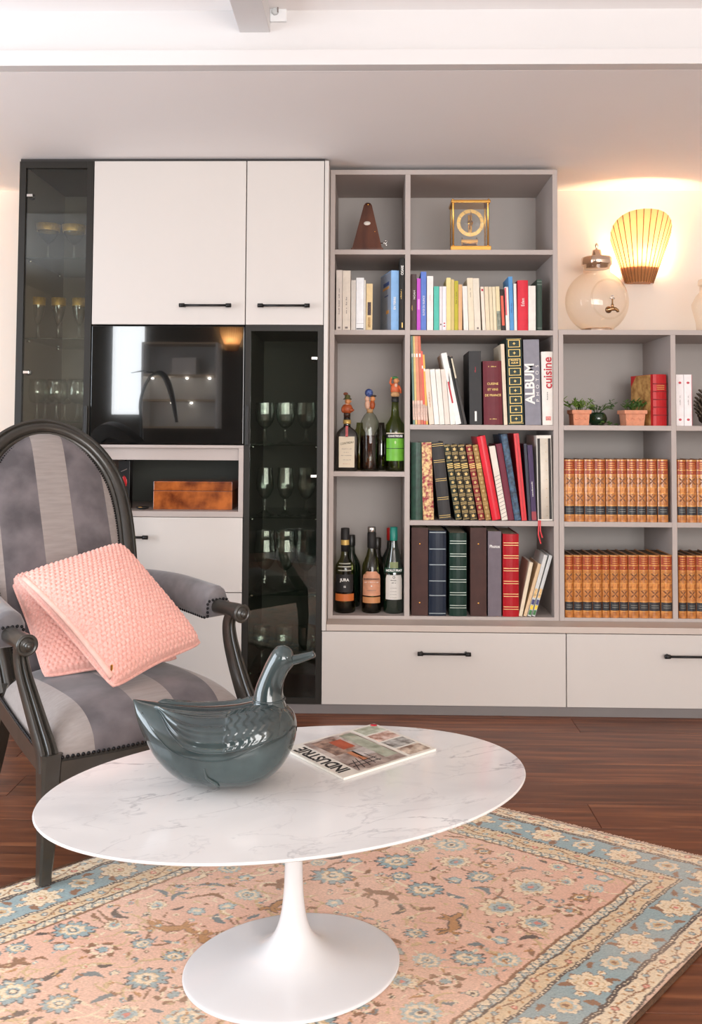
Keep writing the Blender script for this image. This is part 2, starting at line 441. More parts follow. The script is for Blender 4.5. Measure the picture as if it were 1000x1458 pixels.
display(k2, k3, 0.034, KB, 'narrow dark glass-fronted cabinet holding rows of crystal goblets', RSH, 0.022, 'l', (at(350, 634, N).z, at(350, 577, N).z), (at(450, 510, N).z, at(450, 678, N).z), 'r', M_anth_in)

# --- dark glossy screen
M_screen = mat('black_screen_glass', (9, 10, 10), 0.015, spec=1.0, coat=1.0)
z0, z1 = at(240, 632, N).z, KB - 0.006
t = thing('television', 'flat black glossy screen mirroring the room, above the open niche', 'television', ((k1 + k2) / 2, N, z0))
hw = (k2 - k1) / 2
MB().box(-hw + .003, hw - .003, 0.006, 0.06, 0.0, z1 - z0, b=0.002).build('housing', M_black, t)
MB().box(-hw + .004, hw - .004, 0.0, 0.0058, 0.001, z1 - z0 - 0.001, b=0.001).build('screen', M_screen, t)

# --- open niche
zb, zt = at(260, 736, N).z, z0 - 0.004
zsf = at(260, 728, N).z
t = thing('open_niche_unit', 'taupe open niche under the screen with dark inside', 'shelf unit', ((k1 + k2) / 2, N, zb))
MB().box(-hw + .001, hw - .001, 0, W - N - .003, 0, zsf - zb, b=0.001).build('bottom_shelf', M_taupe, t)
MB().box(-hw + .001, hw - .001, 0, W - N - .003, zt - zb - 0.011, zt - zb, b=0.001).build('top_panel', M_taupe, t)
for s in (-1, 1): MB().box(s * (hw - .001) if s < 0 else hw - .019, -hw + .019 if s < 0 else hw - .001, 0, W - N - .003, zsf - zb, zt - zb - 0.011, b=0.001).build('side_panel', M_taupe, t)
zr = at(260, 655, N + .02).z
MB().box(-hw + .019, hw - .019, 0.02, 0.036, zr - zb, zt - zb - .011).build('top_rail', M_taupe, t)
MB().box(-hw + .019, hw - .019, W - N - .015, W - N - .004, zsf - zb, zt - zb - .011).build('back_panel', M_anth_in, t)

# --- low cabinet with two fronts
zm = at(340, 844, N).z
t = thing('low_cabinet', 'white two-front low cabinet behind the armchair', 'cabinet', ((k1 + k2) / 2, N, 0.034))
MB().box(-hw + .001, hw - .001, 0.022, W - N - .003, 0.0, zb - 0.036).build('body', M_gap, t)
d = MB().box(-hw + .002, hw - .002, 0, .019, zm - .034 + .0015, zb - .034 - .002, b=.0012).build('drawer_front', M_white, t)
handle(d, at(176, 764, N).x - (k1 + k2) / 2, at(200, 764, N).z - .034, 0.0)
d = MB().box(-hw + .002, hw - .002, 0, .019, 0.002, zm - .034 - .0015, b=.0012).build('drawer_front', M_white, t)
handle(d, at(176, 764, N).x - (k1 + k2) / 2, 0.33, 0.0)

# --- long base unit: two drawer units, worktop, plinth
DT = 0.304; d1 = 0.732
for (x0, x1, hx, lb) in ((k3, d1, at(632, 929, N).x, 'white drawer unit under the tall bookcase, long dark bar handle'),
                         (d1, 1.63, at(982, 933, N).x, 'white drawer unit under the shelves of brown leather volumes')):
    t = thing('drawer_unit', lb, 'drawer unit', ((x0 + x1) / 2, N, 0.034), group='drawer units of the base'); h = (x1 - x0) / 2
    MB().box(-h + .001, h - .001, .022, W - N - .003, 0, DT - .036).build('body', M_gap, t)
    d = MB().box(-h + .0016, h - .0016, 0, .019, 0.001, DT - .034 - .002, b=.0012).build('drawer_front', M_white, t)
    handle(d, hx - (x0 + x1) / 2, (at(632, 929, N).z if x0 < 0 else at(982, 933, N).z) - .034, 0.0)
wt = MB().box(k3 + .0175, 1.63, N - 0.002, W - 0.002, DT + .001, 0.328, b=0.0015).build('worktop', mat('worktop_laminate', (196, 182, 172), .5, var=.015, vscale=3))
tag(wt, 'long pale taupe ledge running along the top of the drawers', 'worktop')
pl = MB().box(k0, 1.63, N + 0.004, N + 0.03, 0.0, 0.0335).build('plinth', mat('plinth_grey', (118, 112, 110), .5))
tag(pl, 'low grey plinth strip along the floor under all the cabinets', 'plinth')

# ================================================================== BOOKCASES
TT = 0.019
t = thing('bookcase', 'tall taupe bookcase of open compartments with coloured books and bottles', 'bookcase', (0, 0, 0.3285))
O3 = 0.3285
ax, bx_, b2, cx = -0.137, 0.137, 0.157, 0.709
S1, S2 = 1.754, 1.44
SC, SD = at(690, 605, F).z, at(690, 741.5, F).z
SBOT = at(520, 671.4, F).z
SFL = 0.341
def part(nm, x0, x1, z0, z1, y0=F, y1=B, mt=M_taupe, b=.0008): return MB().box(x0, x1, y0, y1, z0 - O3, z1 - O3, b=b).build(nm, mt, t)
part('side_panel', ax - .0185, ax, O3, 2.05); part('side_panel', cx, cx + TT, O3, 2.05)
part('top_panel', ax - .0185, cx + TT, 2.05, 2.069)
part('divider', bx_, b2, SFL, 2.05)
part('bottom_panel', ax, cx, O3, SFL)
part('back_panel', ax - .0185, cx + TT, O3, 2.069, B, W - .002, M_taupe_back)
for z in (S1, S2): part('shelf', ax, bx_, z - TT, z); part('shelf', b2, cx, z - TT, z)
part('shelf', ax, bx_, SBOT - TT, SBOT)
part('shelf', b2, cx, SC - TT, SC); part('shelf', b2, cx, SD - TT, SD)

t = thing('bookcase', 'lower taupe shelf unit holding rows of brown leather volumes and small plants', 'bookcase', (0, 0, 0.3285))
r1, r2 = 0.748, 1.159
T3, T4 = 1.074, 0.705
UT = 1.443
part('side_panel', r1 - .0185, r1, O3, UT - TT); part('divider', r2, r2 + TT, SFL, UT - TT); part('side_panel', 1.59, 1.609, O3, UT - TT)
part('top_panel', r1 - .0185, 1.609, UT - TT, UT)
part('bottom_panel', r1, 1.59, O3, SFL)
part('back_panel', r1 - .0185, 1.609, O3, UT, B, W - .002, M_taupe_back)
for z in (T3, T4): part('shelf', r1, r2, z - TT, z); part('shelf', r2 + TT, 1.59, z - TT, z)
# ================================================================== BOOKS
def cov(c, rough=0.5, var=0.05, vs=40, bump=0.08, c2=None, stretch=(1, 1, 1), metal=0.0):
    return mat('cover_%d_%d_%d_%s' % (*c, c2 if c2 else ''), c, rough, var=var, vscale=vs, bump=bump, bscale=260, c2=c2, stretch=stretch, metal=metal, spec=.3)
def book(xb, xt, ytop, shelf, c, label, group, Y=None, depth=0.14, hard=False, name='book', yaw=0.0, mt=None, pages=None, round_=0.002):
    """xb = photo columns of the spine at the shelf, xt = the same at the top (None = upright); shelf = shelf height"""
    Y = Y or F + 0.012
    zb = shelf
    ybase = 613 + (1.05 - zb) * FPX / Y
    X0, X1 = at(xb[0], ybase, Y).x, at(xb[1], ybase, Y).x
    if xt is None:
        xt = (xb[0], xb[1]); dx = 0.0
    else:
        dx = at(sum(xt) / 2, ytop, Y).x - (X0 + X1) / 2
    h = at(sum(xt) / 2, ytop, Y).z - zb
    if abs(dx) < 0.0012: dx = 0.0
    th = math.atan2(dx, h); L = math.hypot(dx, h); wd = (X1 - X0) * math.cos(th) - 0.0006
    if dx > 0: L -= wd * math.sin(th) * 0.5
    x0 = 0.0 if dx <= 0 else -wd
    t = thing(name, label, 'book', (X0 if dx <= 0 else X1, Y, zb + 0.0003), group=group)
    t.rotation_euler = (0, th, yaw)
    cm = mt or cov(c)
    tk = 0.0022 if hard else 0.0009
    tk = min(tk, wd * 0.2)
    k = 5
    sp = [(x0 + wd * i / k, -(round_ if hard else round_ * 0.3) * (1 - (2 * i / k - 1) ** 2)) for i in range(k + 1)]
    outer = [(x0, depth)] + sp + [(x0 + wd, depth)]
    inner = [(x0 + wd - tk, depth), (x0 + wd - tk, tk + .001), (x0 + tk, tk + .001), (x0 + tk, depth)]
    mb = MB(); n = len(outer)
    poly = outer + inner
    # U-shaped cover, faces built as a strip so the concave outline caps cleanly
    v = [(x, y, 0) for x, y in poly] + [(x, y, L) for x, y in poly]; q = len(poly)
    f = [(i, (i + 1) % q, (i + 1) % q + q, i + q) for i in range(q)]
    io = [n + 3, n + 2] + [None]
    for base in (0, q):
        cap = [(0, 1, n + 2, n + 3), (n - 2, n - 1, n, n + 1)]
        cap.append(tuple(range(1, n - 1)) + (n + 1, n + 2))
        f += [tuple(i + base for i in c_) for c_ in cap]
    mb.add(v, f)
    mb.build('cover', cm, t)
    ins = 0.004 if hard else 0.0006
    MB().box(x0 + tk + .0002, x0 + wd - tk - .0002, tk + .0012, depth - (0.004 if hard else 0.0005), ins * .6, L - ins).build('pages', pages or (M_paper if hard else M_paperw), t)
    t['_x'] = x0 + wd / 2
    return t, x0 + wd / 2, wd, L, -(round_ if hard else round_ * 0.3)
def bands(t, xc, wd, zs, sy, m=None, th=0.0014, name='gold_band', frac=0.94):
    for z in zs:
        MB().box(xc - wd * frac / 2, xc + wd * frac / 2, sy * 1.0 - 0.0005, 0.0006, z - th / 2, z + th / 2).build(name, m or M_goldflat, t)
def patch(t, xc, wd, z0, z1, sy, m, name='title_label', frac=0.9):
    return MB().box(xc - wd * frac / 2, xc + wd * frac / 2, sy - 0.0004, 0.0006, z0, z1).build(name, m, t)
def spine(t, s, size, xc, z, sy, m, down=False, bold=0.0, sx=1.0, dxx=0.0, gap=1.0):
    return lettering(s, size, t, (xc + dxx, sy - 0.0009, z), m, vertical=True, down=down, bold=bold, sx=sx, gap=gap)

# --- small compartment under the metronome
G = 'books under the metronome'
cream, cream2 = (214, 203, 194), (222, 211, 197)
b = book((478.7, 487.4), None, 384.7, S2, cream, 'pale cream paperback, leftmost book under the metronome', G); spine(b[0], '~24', .0085, b[1], b[3] * .48, b[4], M_inkgrey)
patch(b[0], b[1], b[2], .006, .013, b[4], M_inkgrey, 'publisher_mark', .4)
b = book((487.8, 499.2), None, 385.4, S2, cream2, 'pale cream paperback, second from left under the metronome', G); spine(b[0], '~14', .0095, b[1], b[3] * .42, b[4], M_inkgrey)
patch(b[0], b[1], b[2], .006, .013, b[4], M_inkgrey, 'publisher_mark', .35)
book((500, 506.8), None, 399, S2, (214, 208, 200), 'thin short ivory paperback between cream and white books', G)
b = book((507.2, 518.3), None, 395.6, S2, (236, 238, 240), 'bright white paperback with black foot stripe under the metronome', G)
patch(b[0], b[1], b[2], .003, .007, b[4], M_ink, 'foot_stripe', .9); bands(b[0], b[1], b[2], (.026,), b[4], M_inkgrey, .0006, 'printed_line')
book((518.5, 520.8), None, 399, S2, (232, 226, 214), 'very thin white booklet beside the beige paperback', G)
b = book((521, 530.2), (521.8, 531), 404, S2, (222, 196, 148), 'beige paperback with dark block in mid spine', G, Y=F + .014)
patch(b[0], b[1], b[2], b[3] * .32, b[3] * .6, b[4], mat('dark_print', (74, 58, 60), .6, var=.5, vscale=300), 'printed_block', .55)
patch(b[0], b[1], b[2], b[3] * .06, b[3] * .28, b[4], mat('ochre_print', (176, 142, 96), .6, var=.4, vscale=300), 'printed_block', .4)
b = book((557.2, 568.6), None, 385, S2, (138, 182, 228), 'light blue hardback turned so its grey-blue cover shows', G, depth=.16, hard=True, yaw=R(14))
spine(b[0], 'EN TERRE', .0115, b[1], b[3] * .45, b[4], M_inkwhite, bold=.0003, dxx=-.002); patch(b[0], b[1] + .0075, b[2], b[3] * .32, b[3] * .62, b[4] + .0012, mat('orange_print', (226, 164, 88), .5), 'printed_strip', .12)
fx = b[1] - b[2] / 2
MB().box(fx - .0004, fx + .0001, .004, .155, .003, b[3] - .003).build('front_cover', cov((150, 160, 178)), b[0])
for (y0_, y1_, z0_, z1_, mm) in ((.03, .115, .78, .84, 'blue_print'), (.03, .125, .72, .76, 'orange_print'), (.045, .10, .60, .62, 'blue_print'), (.035, .075, .30, .36, 'orange_print')):
    MB().box(fx - .0008, fx - .0003, y0_, y1_, z0_ * b[3], z1_ * b[3]).build('cover_print', mat(mm, (60, 84, 142) if mm[0] == 'b' else (226, 164, 88), .5), b[0])
b = book((569, 577.0), None, 367.7, S2, (30, 28, 26), 'tall black book lettered in white, against the divider under the metronome', G, hard=True)
spine(b[0], 'CIGARE', .0135, b[1], b[3] * .83, b[4], M_inkwhite, bold=.0003, sx=.8); spine(b[0], '~11', .007, b[1] - .004, b[3] * .5, b[4], M_goldflat); patch(b[0], b[1], b[2], .01, .03, b[4], M_goldflat, 'publisher_mark', .2)

# --- long row under the clock
G = 'paperbacks in the row under the clock'
def bk(x0, x1, yt, c, label, sh=0, **k): return book((x0, x1), (x0 + sh, x1 + sh) if sh else None, yt, S2, c, label, G, **k)
b = bk(585, 593.4, 390.5, (84, 66, 66), 'dark brown book lettered NOAH, first in row under the clock', hard=True); spine(b[0], 'NOAH', .0105, b[1] + .003, b[3] * .63, b[4], M_inkwhite, sx=1.15, dxx=.0); spine(b[0], '~6', .007, b[1] - .006, b[3] * .4, b[4], M_goldflat)
b = bk(593.8, 599.2, 396.6, (196, 82, 196), 'thin magenta-purple paperback under the clock'); patch(b[0], b[1], b[2], b[3] * .4, b[3] * .6, b[4], mat('pale_magenta', (226, 150, 222), .5), 'title_label', .5)
b = bk(599.4, 607.4, 387, (94, 124, 200), 'blue paperback with white capitals up the spine under the clock'); spine(b[0], 'ELOGE DU SILENCE', .0105, b[1] + .001, b[3] * .42, b[4], M_inkwhite, sx=.85)
b = bk(608.2, 617.2, 393.2, (236, 230, 226), 'wide white paperback beside the teal book'); spine(b[0], '~9', .005, b[1], b[3] * .6, b[4], mat('pink_ink', (220, 170, 160), .6))
bk(618, 625.6, 407.8, (88, 190, 172), 'teal green paperback under the clock')
b = bk(625.9, 630.2, 408, (228, 222, 224), 'thin white paperback right beside the teal one'); patch(b[0], b[1], b[2], .02, .026, b[4], M_inkgrey, 'publisher_mark', .5)
b = bk(630.4, 635.8, 408, (238, 234, 238), 'white paperback with red dots at the foot of its spine')
for z in (.014, .025): patch(b[0], b[1], b[2], z, z + .005, b[4], M_inkred, 'printed_dot', .4)
bk(636, 642.2, 395.6, (234, 216, 152), 'pale yellow paperback, tallest of the yellow ones')
bk(642.4, 647.2, 398, (214, 192, 128), 'straw-yellow paperback between pale yellow and olive ones')
b = bk(647.4, 652.8, 400, (188, 178, 52), 'olive-yellow paperback with dark lettering'); spine(b[0], '~12', .008, b[1], b[3] * .66, b[4], mat('olive_ink', (92, 82, 20), .6))
bk(653, 658.6, 405, (222, 176, 130), 'tan-orange paperback right of the olive-yellow one')
bk(660.6, 667.6, 407.5, (232, 228, 220), 'white paperback leaning left, first of the pale leaning group', -2)
b = bk(668, 676, 396, (230, 216, 190), 'tall cream paperback leaning left, first of the tall pair', -2.6); spine(b[0], '~12', .006, b[1], b[3] * .72, b[4], M_inkgrey)
b = bk(676.3, 685.4, 396.5, (226, 216, 198), 'tall ivory paperback leaning left, second of the tall pair', -3); patch(b[0], b[1], b[2], .005, .012, b[4], M_inkgrey, 'publisher_mark', .3)
b = bk(687.4, 692.2, 408.5, (236, 222, 206), 'white paperback with red dot near the top of its spine', -3); patch(b[0], b[1], b[2], b[3] * .9, b[3] * .95, b[4], M_inkred, 'printed_dot', .6)
bk(692.5, 698.3, 408.5, (228, 212, 182), 'first of three plain cream paperbacks after the red-dotted one', -2.6)
bk(698.6, 703.2, 408.5, (224, 210, 178), 'second of three plain cream paperbacks after the red-dotted one', -2.4)
bk(703.5, 708.0, 408.5, (230, 216, 184), 'third of three plain cream paperbacks after the red-dotted one', -2.4)
b = bk(708.3, 713.8, 408, (228, 212, 170), 'cream paperback with grey-green photo at the foot of its spine', -2.4); patch(b[0], b[1], b[2], .003, b[3] * .44, b[4], mat('grey_green_print', (132, 138, 124), .6, var=.35, vscale=120), 'printed_block', .9)
b = bk(714.6, 720.6, 412, (48, 38, 34), 'black paperback with orange-red panel on its leaning spine', -3); patch(b[0], b[1], b[2], b[3] * .12, b[3] * .84, b[4], mat('orange_red_print', (222, 88, 62), .5), 'printed_block', .62)
b = bk(721, 726.2, 408.8, (236, 230, 226), 'white paperback with pink-red top half, leaning beside the blue one', -2.2); patch(b[0], b[1] - .004, b[2], b[3] * .35, b[3] * .98, b[4], mat('pink_red_print', (222, 96, 106), .5), 'printed_block', .45)
b = bk(726.6, 732.4, 394, (86, 150, 206), 'tall blue paperback beside the wide red book', -2.4); spine(b[0], '~9', .008, b[1], b[3] * .42, b[4], mat('navy_ink', (40, 80, 150), .5))
bk(732.7, 736.8, 404, (236, 228, 222), 'thin white paperback between the tall blue and wide red books', -1.2)
b = bk(737.4, 752.4, 399.3, (214, 44, 62), 'wide glossy red book with white title under the clock', hard=True, depth=.15, round_=.0035); spine(b[0], 'Eden', .018, b[1], b[3] * .56, b[4], M_inkwhite, sx=.9)
bk(752.8, 763.4, 407, (230, 226, 218), 'white paperback right of the wide red book')
b = bk(765, 772.4, 398, (56, 76, 66), 'dark green clothbound book, last in the row under the clock', hard=True, Y=F + .03); bands(b[0], b[1], b[2], (b[3] * .96, b[3] * .9, .012), b[4], mat('dull_silver_print', (150, 160, 150), .5))

# --- row with the ALBUM and the cookery books
G = 'books and magazines on the album shelf'
def bk(xb, xt, yt, c, label, **k): return book(xb, xt, yt, SC, c, label, G, **k)
cols = [((588.4, 591.4), (584.8, 588.2), 478.5, (120, 150, 140), 'thin teal-backed magazine, leftmost on the album shelf'),
        ((591.6, 594.6), (588.0, 591), 478.5, (220, 196, 130), 'thin yellow magazine leaning at the left of the album shelf'),
        ((594.8, 599.4), (590.6, 595.2), 478.5, (222, 150, 118), 'salmon-orange magazine leaning at the left of the album shelf'),
        ((599.6, 603.6), (595.2, 599.2), 478.5, (206, 116, 92), 'terracotta red magazine leaning at the left of the album shelf'),
        ((603.8, 606.8), (599.4, 602.2), 500, (224, 106, 92), 'shorter coral red magazine beside the tall leaning ones'),
        ((607.0, 610.0), (602.0, 605), 505, (230, 180, 90), 'shorter orange-yellow magazine next to the white booklets')]
for q in cols:
    b = bk(q[0], q[1], q[2], q[3], q[4], name='magazine', depth=.2)
    b[0]['category'] = 'magazine'; patch(b[0], b[1], b[2], b[3] * .05, b[3] * .27, b[4], mat('pale_rose_print', (214, 182, 166), .5, var=.2, vscale=100), 'printed_block', .95)
    patch(b[0], b[1], b[2], b[3] * .76, b[3] * .8, b[4], M_inkwhite, 'printed_block', .6)
for i in range(5):
    x = 611.6 + i * 7.5
    b = bk((x, x + 7.2), (x - 7 + i * .2, x + .2 + i * .2), 526 - (i == 4) * 1, ((230, 214, 196), (240, 236, 228), (236, 230, 220), (228, 216, 204), (238, 234, 226))[i],
           '%s of five slim white booklets leaning on the album shelf' % ('first', 'second', 'third', 'fourth', 'fifth')[i], depth=.17)
    if i == 0: spine(b[0], '~17', .007, b[1], b[3] * .45, b[4], mat('rust_ink', (170, 96, 70), .6))
b = bk((649.4, 657.6), (628.5, 636.5), 503.5, (238, 236, 232), 'tall white book leaning far left with a red streak', depth=.2)
patch(b[0], b[1] - .006, b[2], b[3] * .3, b[3] * .6, b[4], M_inkred, 'printed_strip', .3)
bk((658.0, 661.2), (637, 640), 507, (40, 38, 38), 'thin black brochure leaning beside the tall white book', depth=.2)
b = bk((661.4, 665.4), (641, 645), 508, (64, 60, 58), 'dark grey brochure with pale top leaning beside the black one', depth=.2); patch(b[0], b[1], b[2], b[3] * .68, b[3] * .97, b[4], mat('cream_print', (206, 196, 170), .5), 'printed_block', .6)
b = bk((669.2, 686.8), (667.0, 686.0), 500, (44, 43, 44), 'thick black upright book with small red lettering', hard=True, depth=.2, round_=.0008); spine(b[0], '~5', .008, b[1] + .001, b[3] * .75, b[4], M_inkred, sx=1.1); patch(b[0], b[1], b[2], .014, .052, b[4], M_inkwhite, 'publisher_mark', .16)
b = bk((689.4, 716.2), (688.0, 714.2), 514.4, (104, 36, 46), 'thick burgundy cookery book with gold title', hard=True, depth=.2, round_=.006)
for s_, z in (('CUISINE', .64), ('ET VINS', .55), ('DE FRANCE', .46)): lettering(s_, .0125, b[0], (b[1], b[4] - .0009, b[3] * z), M_goldflat, sx=.95)
lettering('~9', .007, b[0], (b[1], b[4] - .0009, b[3] * .91), M_goldflat); lettering('~8', .007, b[0], (b[1], b[4] - .0009, b[3] * .09), M_goldflat)
bk((718.0, 723.2), (713.4, 718.2), 490, (222, 206, 182), 'thin cream book squeezed between burgundy and green ornate books', depth=.2)
b = bk((724.6, 746.6), (721, 742.6), 481.6, (36, 54, 48), 'dark green album with gilt ornaments down its spine', hard=True, depth=.22, round_=.003)
bands(b[0], b[1], b[2], (b[3] * .985, .006), b[4]); 
for i in range(9):
    zc = b[3] * (.07 + i * .108)
    pz = patch(b[0], b[1], b[2], zc - b[3] * .042, zc + b[3] * .042, b[4], M_goldflat, 'gilt_frame', .78)
    MB().box(b[1] - b[2] * .34, b[1] + b[2] * .34, b[4] - .0008, b[4] + .002, zc - b[3] * .036, zc + b[3] * .036).build('panel_ground', cov((36, 54, 48)), b[0])
    if i == 6:
        for s_, zz in (('PHOTO', .012), ('ALBUM', -.004)): lettering(s_, .0085, b[0], (b[1], b[4] - .0013, zc + zz * .6), M_goldflat, bold=.0002)
    else:
        MB().prism([(b[1] + r_ * math.cos(a_), zc + r_ * math.sin(a_)) for a_, r_ in [(k_ * math.pi / 4, (.0068 if k_ % 2 == 0 else .0022)) for k_ in range(8)]], b[4] - .0012, b[4] - .0005).build('gilt_flower', M_goldflat, b[0])
b = bk((748.4, 771.0), (745.6, 767.6), 483.8, (134, 132, 142), 'tall grey photo album with big white ALBUM lettering', hard=True, depth=.23, round_=.0006)
spine(b[0], 'ALBUM', .050, b[1] - .008, b[3] * .485, b[4], M_inkwhite, bold=.0014, sx=.98); spine(b[0], 'PHOTOS', .0165, b[1] + .0205, b[3] * .485, b[4], M_inkwhite, sx=1.25, gap=2.2)
b = bk((773.0, 789.4), (770.6, 787.4), 501, (232, 226, 218), 'thick white cookery book with red title cuisine, last on its shelf', hard=True, depth=.2, round_=.004)
spine(b[0], 'cuisine', .046, b[1] + .002, b[3] * .71, b[4], M_inkred, bold=.0009, sx=.98); spine(b[0], '~8', .008, b[1] - .002, b[3] * .4, b[4], M_ink); patch(b[0], b[1], b[2], .018, .034, b[4], mat('pale_red_print', (206, 128, 120), .5, var=.3, vscale=200), 'publisher_mark', .45)

# --- row of leaning albums
G = 'books on the ornate-spine shelf'
def bk(xb, xt, yt, c, label, **k): return book(xb, xt, yt, SD, c, label, G, **k)
bk((585.6, 602), None, 630, (30, 62, 48), 'dark green leather album at the left of the ornate row', hard=True, depth=.2, round_=.004, mt=cov((30, 62, 48), .3, .25, 60, .2))
b = bk((603, 618.4), (600.2, 614), 630.2, (170, 70, 70), 'book with red and gold floral spine', hard=True, depth=.2, round_=.004, mt=mat('floral_paper', (150, 34, 52), .5, vscale=90, c2=(232, 200, 140), detail=1))
b = bk((625.6, 643), (614.6, 631.2), 630.3, (52, 50, 50), 'charcoal album with pairs of gold bands leaning left', hard=True, depth=.2, round_=.004)
bands(b[0], b[1], b[2], [b[3] * q for q in (.95, .975, .74, .765, .5, .525, .26, .285, .03, .055)], b[4])
M_oldgold = mat('old_gold_print', (186, 158, 98), .45, metal=.3, var=.2, vscale=300)
OR = [((649.2, 658.4), (632.8, 640.2), (42, 50, 40)), ((659.8, 669.6), (641.8, 650.8), (56, 50, 36)), ((670.2, 680.4), (652.6, 661), (60, 52, 36)), ((682.2, 691), (663, 672), (130, 34, 40)), ((692, 700), (673, 680.8), (150, 112, 62))]
for i, q in enumerate(OR):
    b = bk(q[0], q[1], 634.4, q[2], ('dark green gilt-studded volume, first of five matching ornate spines', 'olive gilt-studded volume, second of five matching ornate spines', 'olive-brown gilt-studded volume, third of five matching ornate spines',
           'red gilt-studded volume, fourth of five matching ornate spines', 'tan gilt-studded volume, last of five matching ornate spines')[i], hard=True, depth=.18, round_=.003)
    nb = 9
    for j in range(nb):
        zc = b[3] * (.055 + j * .111)
        if j == 6:
            bands(b[0], b[1], b[2], (zc - .007, zc, zc + .007), b[4], th=.003); continue
        MB().prism([(b[1] + r_ * math.cos(a_), zc + r_ * math.sin(a_)) for a_, r_ in [(k_ * math.pi / 5, (b[2] * .30 if k_ % 2 == 0 else b[2] * .17)) for k_ in range(10)]], b[4] - .0009, b[4] + .0008).build('gilt_rosette', M_oldgold, b[0])
        bands(b[0], b[1], b[2], (zc + b[3] * .0555, zc + b[3] * .0415, zc - b[3] * .0415), b[4], M_oldgold, th=.0013)
bk((701.4, 713.8), (676.5, 694.2), 622, (214, 34, 50), 'wide bright red album leaning left', hard=True, depth=.2, round_=.004, mt=cov((214, 34, 50), .3))
b = bk((715, 723.8), (697, 705), 636, (226, 216, 202), 'cream book with grey diagonal stripes low on its spine', depth=.2)
for i in range(12): MB().prism([(b[1] - b[2] * .45, b[3] * (.03 + i * .05)), (b[1] + b[2] * .45, b[3] * (.03 + i * .05) + .007), (b[1] + b[2] * .45, b[3] * (.03 + i * .05) + .0085), (b[1] - b[2] * .45, b[3] * (.03 + i * .05) + .0018)], b[4] - .0005, b[4] + .0006).build('stripe', M_inkgrey, b[0])
bk((724.2, 733), (706.2, 715), 632.6, (112, 38, 56), 'burgundy book leaning between cream and dark blue ones', hard=True, depth=.2)
b = bk((733.4, 742.6), (712.6, 723.4), 619, (38, 60, 92), 'dark blue tartan-spined book leaning left', hard=True, depth=.22, mt=mat('tartan', (22, 34, 58), .5, vscale=70, c2=(70, 104, 132), stretch=(1, 1, 1)))
bands(b[0], b[1], b[2], [b[3] * (.08 + i * .075) for i in range(12)], b[4], mat('dull_green_print', (70, 92, 84), .5), .0012, 'tartan_line')
b = bk((743.4, 750.8), (730.0, 740.8), 617.6, (212, 40, 48), 'bright red folder standing tall near the white slipcase', hard=True, depth=.22, round_=.0005, mt=cov((212, 40, 48), .35)); bands(b[0], b[1], b[2] * .08, [b[3] * .5], b[4], mat('dark_red_print', (110, 16, 24), .5), b[3] * .96, 'fold_line')
bk((753, 757.2), (746, 750.4), 632, (60, 62, 74), 'thin slate booklet left of the purple catalogue', depth=.2)
bk_p = b = bk((757.6, 764.8), (751.2, 758.4), 634, (66, 48, 84), 'thin purple catalogue beside the white slipcase', depth=.2); spine(b[0], '~13', .009, b[1], b[3] * .42, b[4], M_inkwhite); patch(b[0], b[1], b[2], 0.002, b[3] * .12, b[4], mat('plum_red_print', (150, 46, 56), .5), 'printed_block', .95)
# white slipcase with its volume
b = bk((766.4, 787.6), (764.2, 785.2), 620, (226, 220, 210), 'thick white ringed binder in white slipcase, last in the ornate row', hard=True, depth=.22, round_=.0004, name='slipcase', pages=M_gap)
patch(b[0], b[1], b[2], .006, b[3] - .012, b[4] - .0006, M_gap, 'slot', .9); 
MB().lathe([(b[2] * .43, 0.0), (b[2] * .43, b[3] - .018)], 24, (b[1], .006, .006), 1.0, .4).build('binder_spine', cov((222, 212, 196)), b[0])
for i in range(9): MB().ball((b[1] + b[2] * .1, -.0075 + .0, .02 + i * (b[3] - .05) / 8), .0014, 6, 4).build('stud', M_goldflat, b[0])
rib = MB()
rx = at(768, 741, F - .004).x
for dx_, ln in ((0, .085), (.006, .062)):
    pts = [(rx + dx_, F + .02, SD + .001), (rx + dx_ - .001, F - .0015, SD + .002), (rx + dx_ - .002, F - .0045, SD - .012), (rx + dx_ - .0035 + .3 * dx_, F - .006, SD - ln * .6), (rx + dx_ + .006, F - .005, SD - ln), ]
    P_ = [Vector(p) for p in pts]; fine = []
    for i in range(len(P_) - 1):
        for k_ in range(5): fine.append(P_[i].lerp(P_[i + 1], k_ / 5))
    fine.append(P_[-1])
    rib.sweep(fine, [(-.0024, -.0003), (.0024, -.0003), (.0024, .0003), (-.0024, .0003)], (0, 1, 0.15), smooth=False)
rib.build('bookmark_ribbon', mat('red_ribbon', (206, 28, 40), .45), None)
tag(bpy.data.objects['bookmark_ribbon'], 'red ribbon bookmark hanging below the ornate-spine shelf', 'ribbon')

# --- bottom row of photograph albums
G = 'photograph albums on the bottom shelf'
def bk(xb, xt, yt, c, label, **k): return book(xb, xt, yt, SFL, c, label, G, **k)
brown = mat('brown_leather', (66, 38, 32), .5, spec=.3, var=.12, vscale=25, bump=.1)
for x0, x1, lb in ((586, 609.8, 'brown leather album with two gold studs, first on the bottom shelf'), (670, 693.2, 'brown leather album with two gold studs, between green and grey albums')):
    b = bk((x0, x1), None, 751.6, (74, 44, 38), lb, hard=True, depth=.26, round_=.0012, mt=brown)
    for z in (.145, .815):
        MB().ball((b[1], b[4] - .0005, b[3] * z), .0036, 10, 6, (1, .5, 1)).build('stud', M_brass, b[0])
b = bk((610.6, 635.6), None, 755.6, (24, 34, 50), 'navy blue album with thin silver bands', hard=True, depth=.25, round_=.006, mt=cov((24, 34, 50), .35)); bands(b[0], b[1], b[2], [b[3] * q for q in (.03, .24, .41, .6, .785, .98)], b[4], mat('dull_silver', (128, 136, 140), .4, metal=.4), .0035)
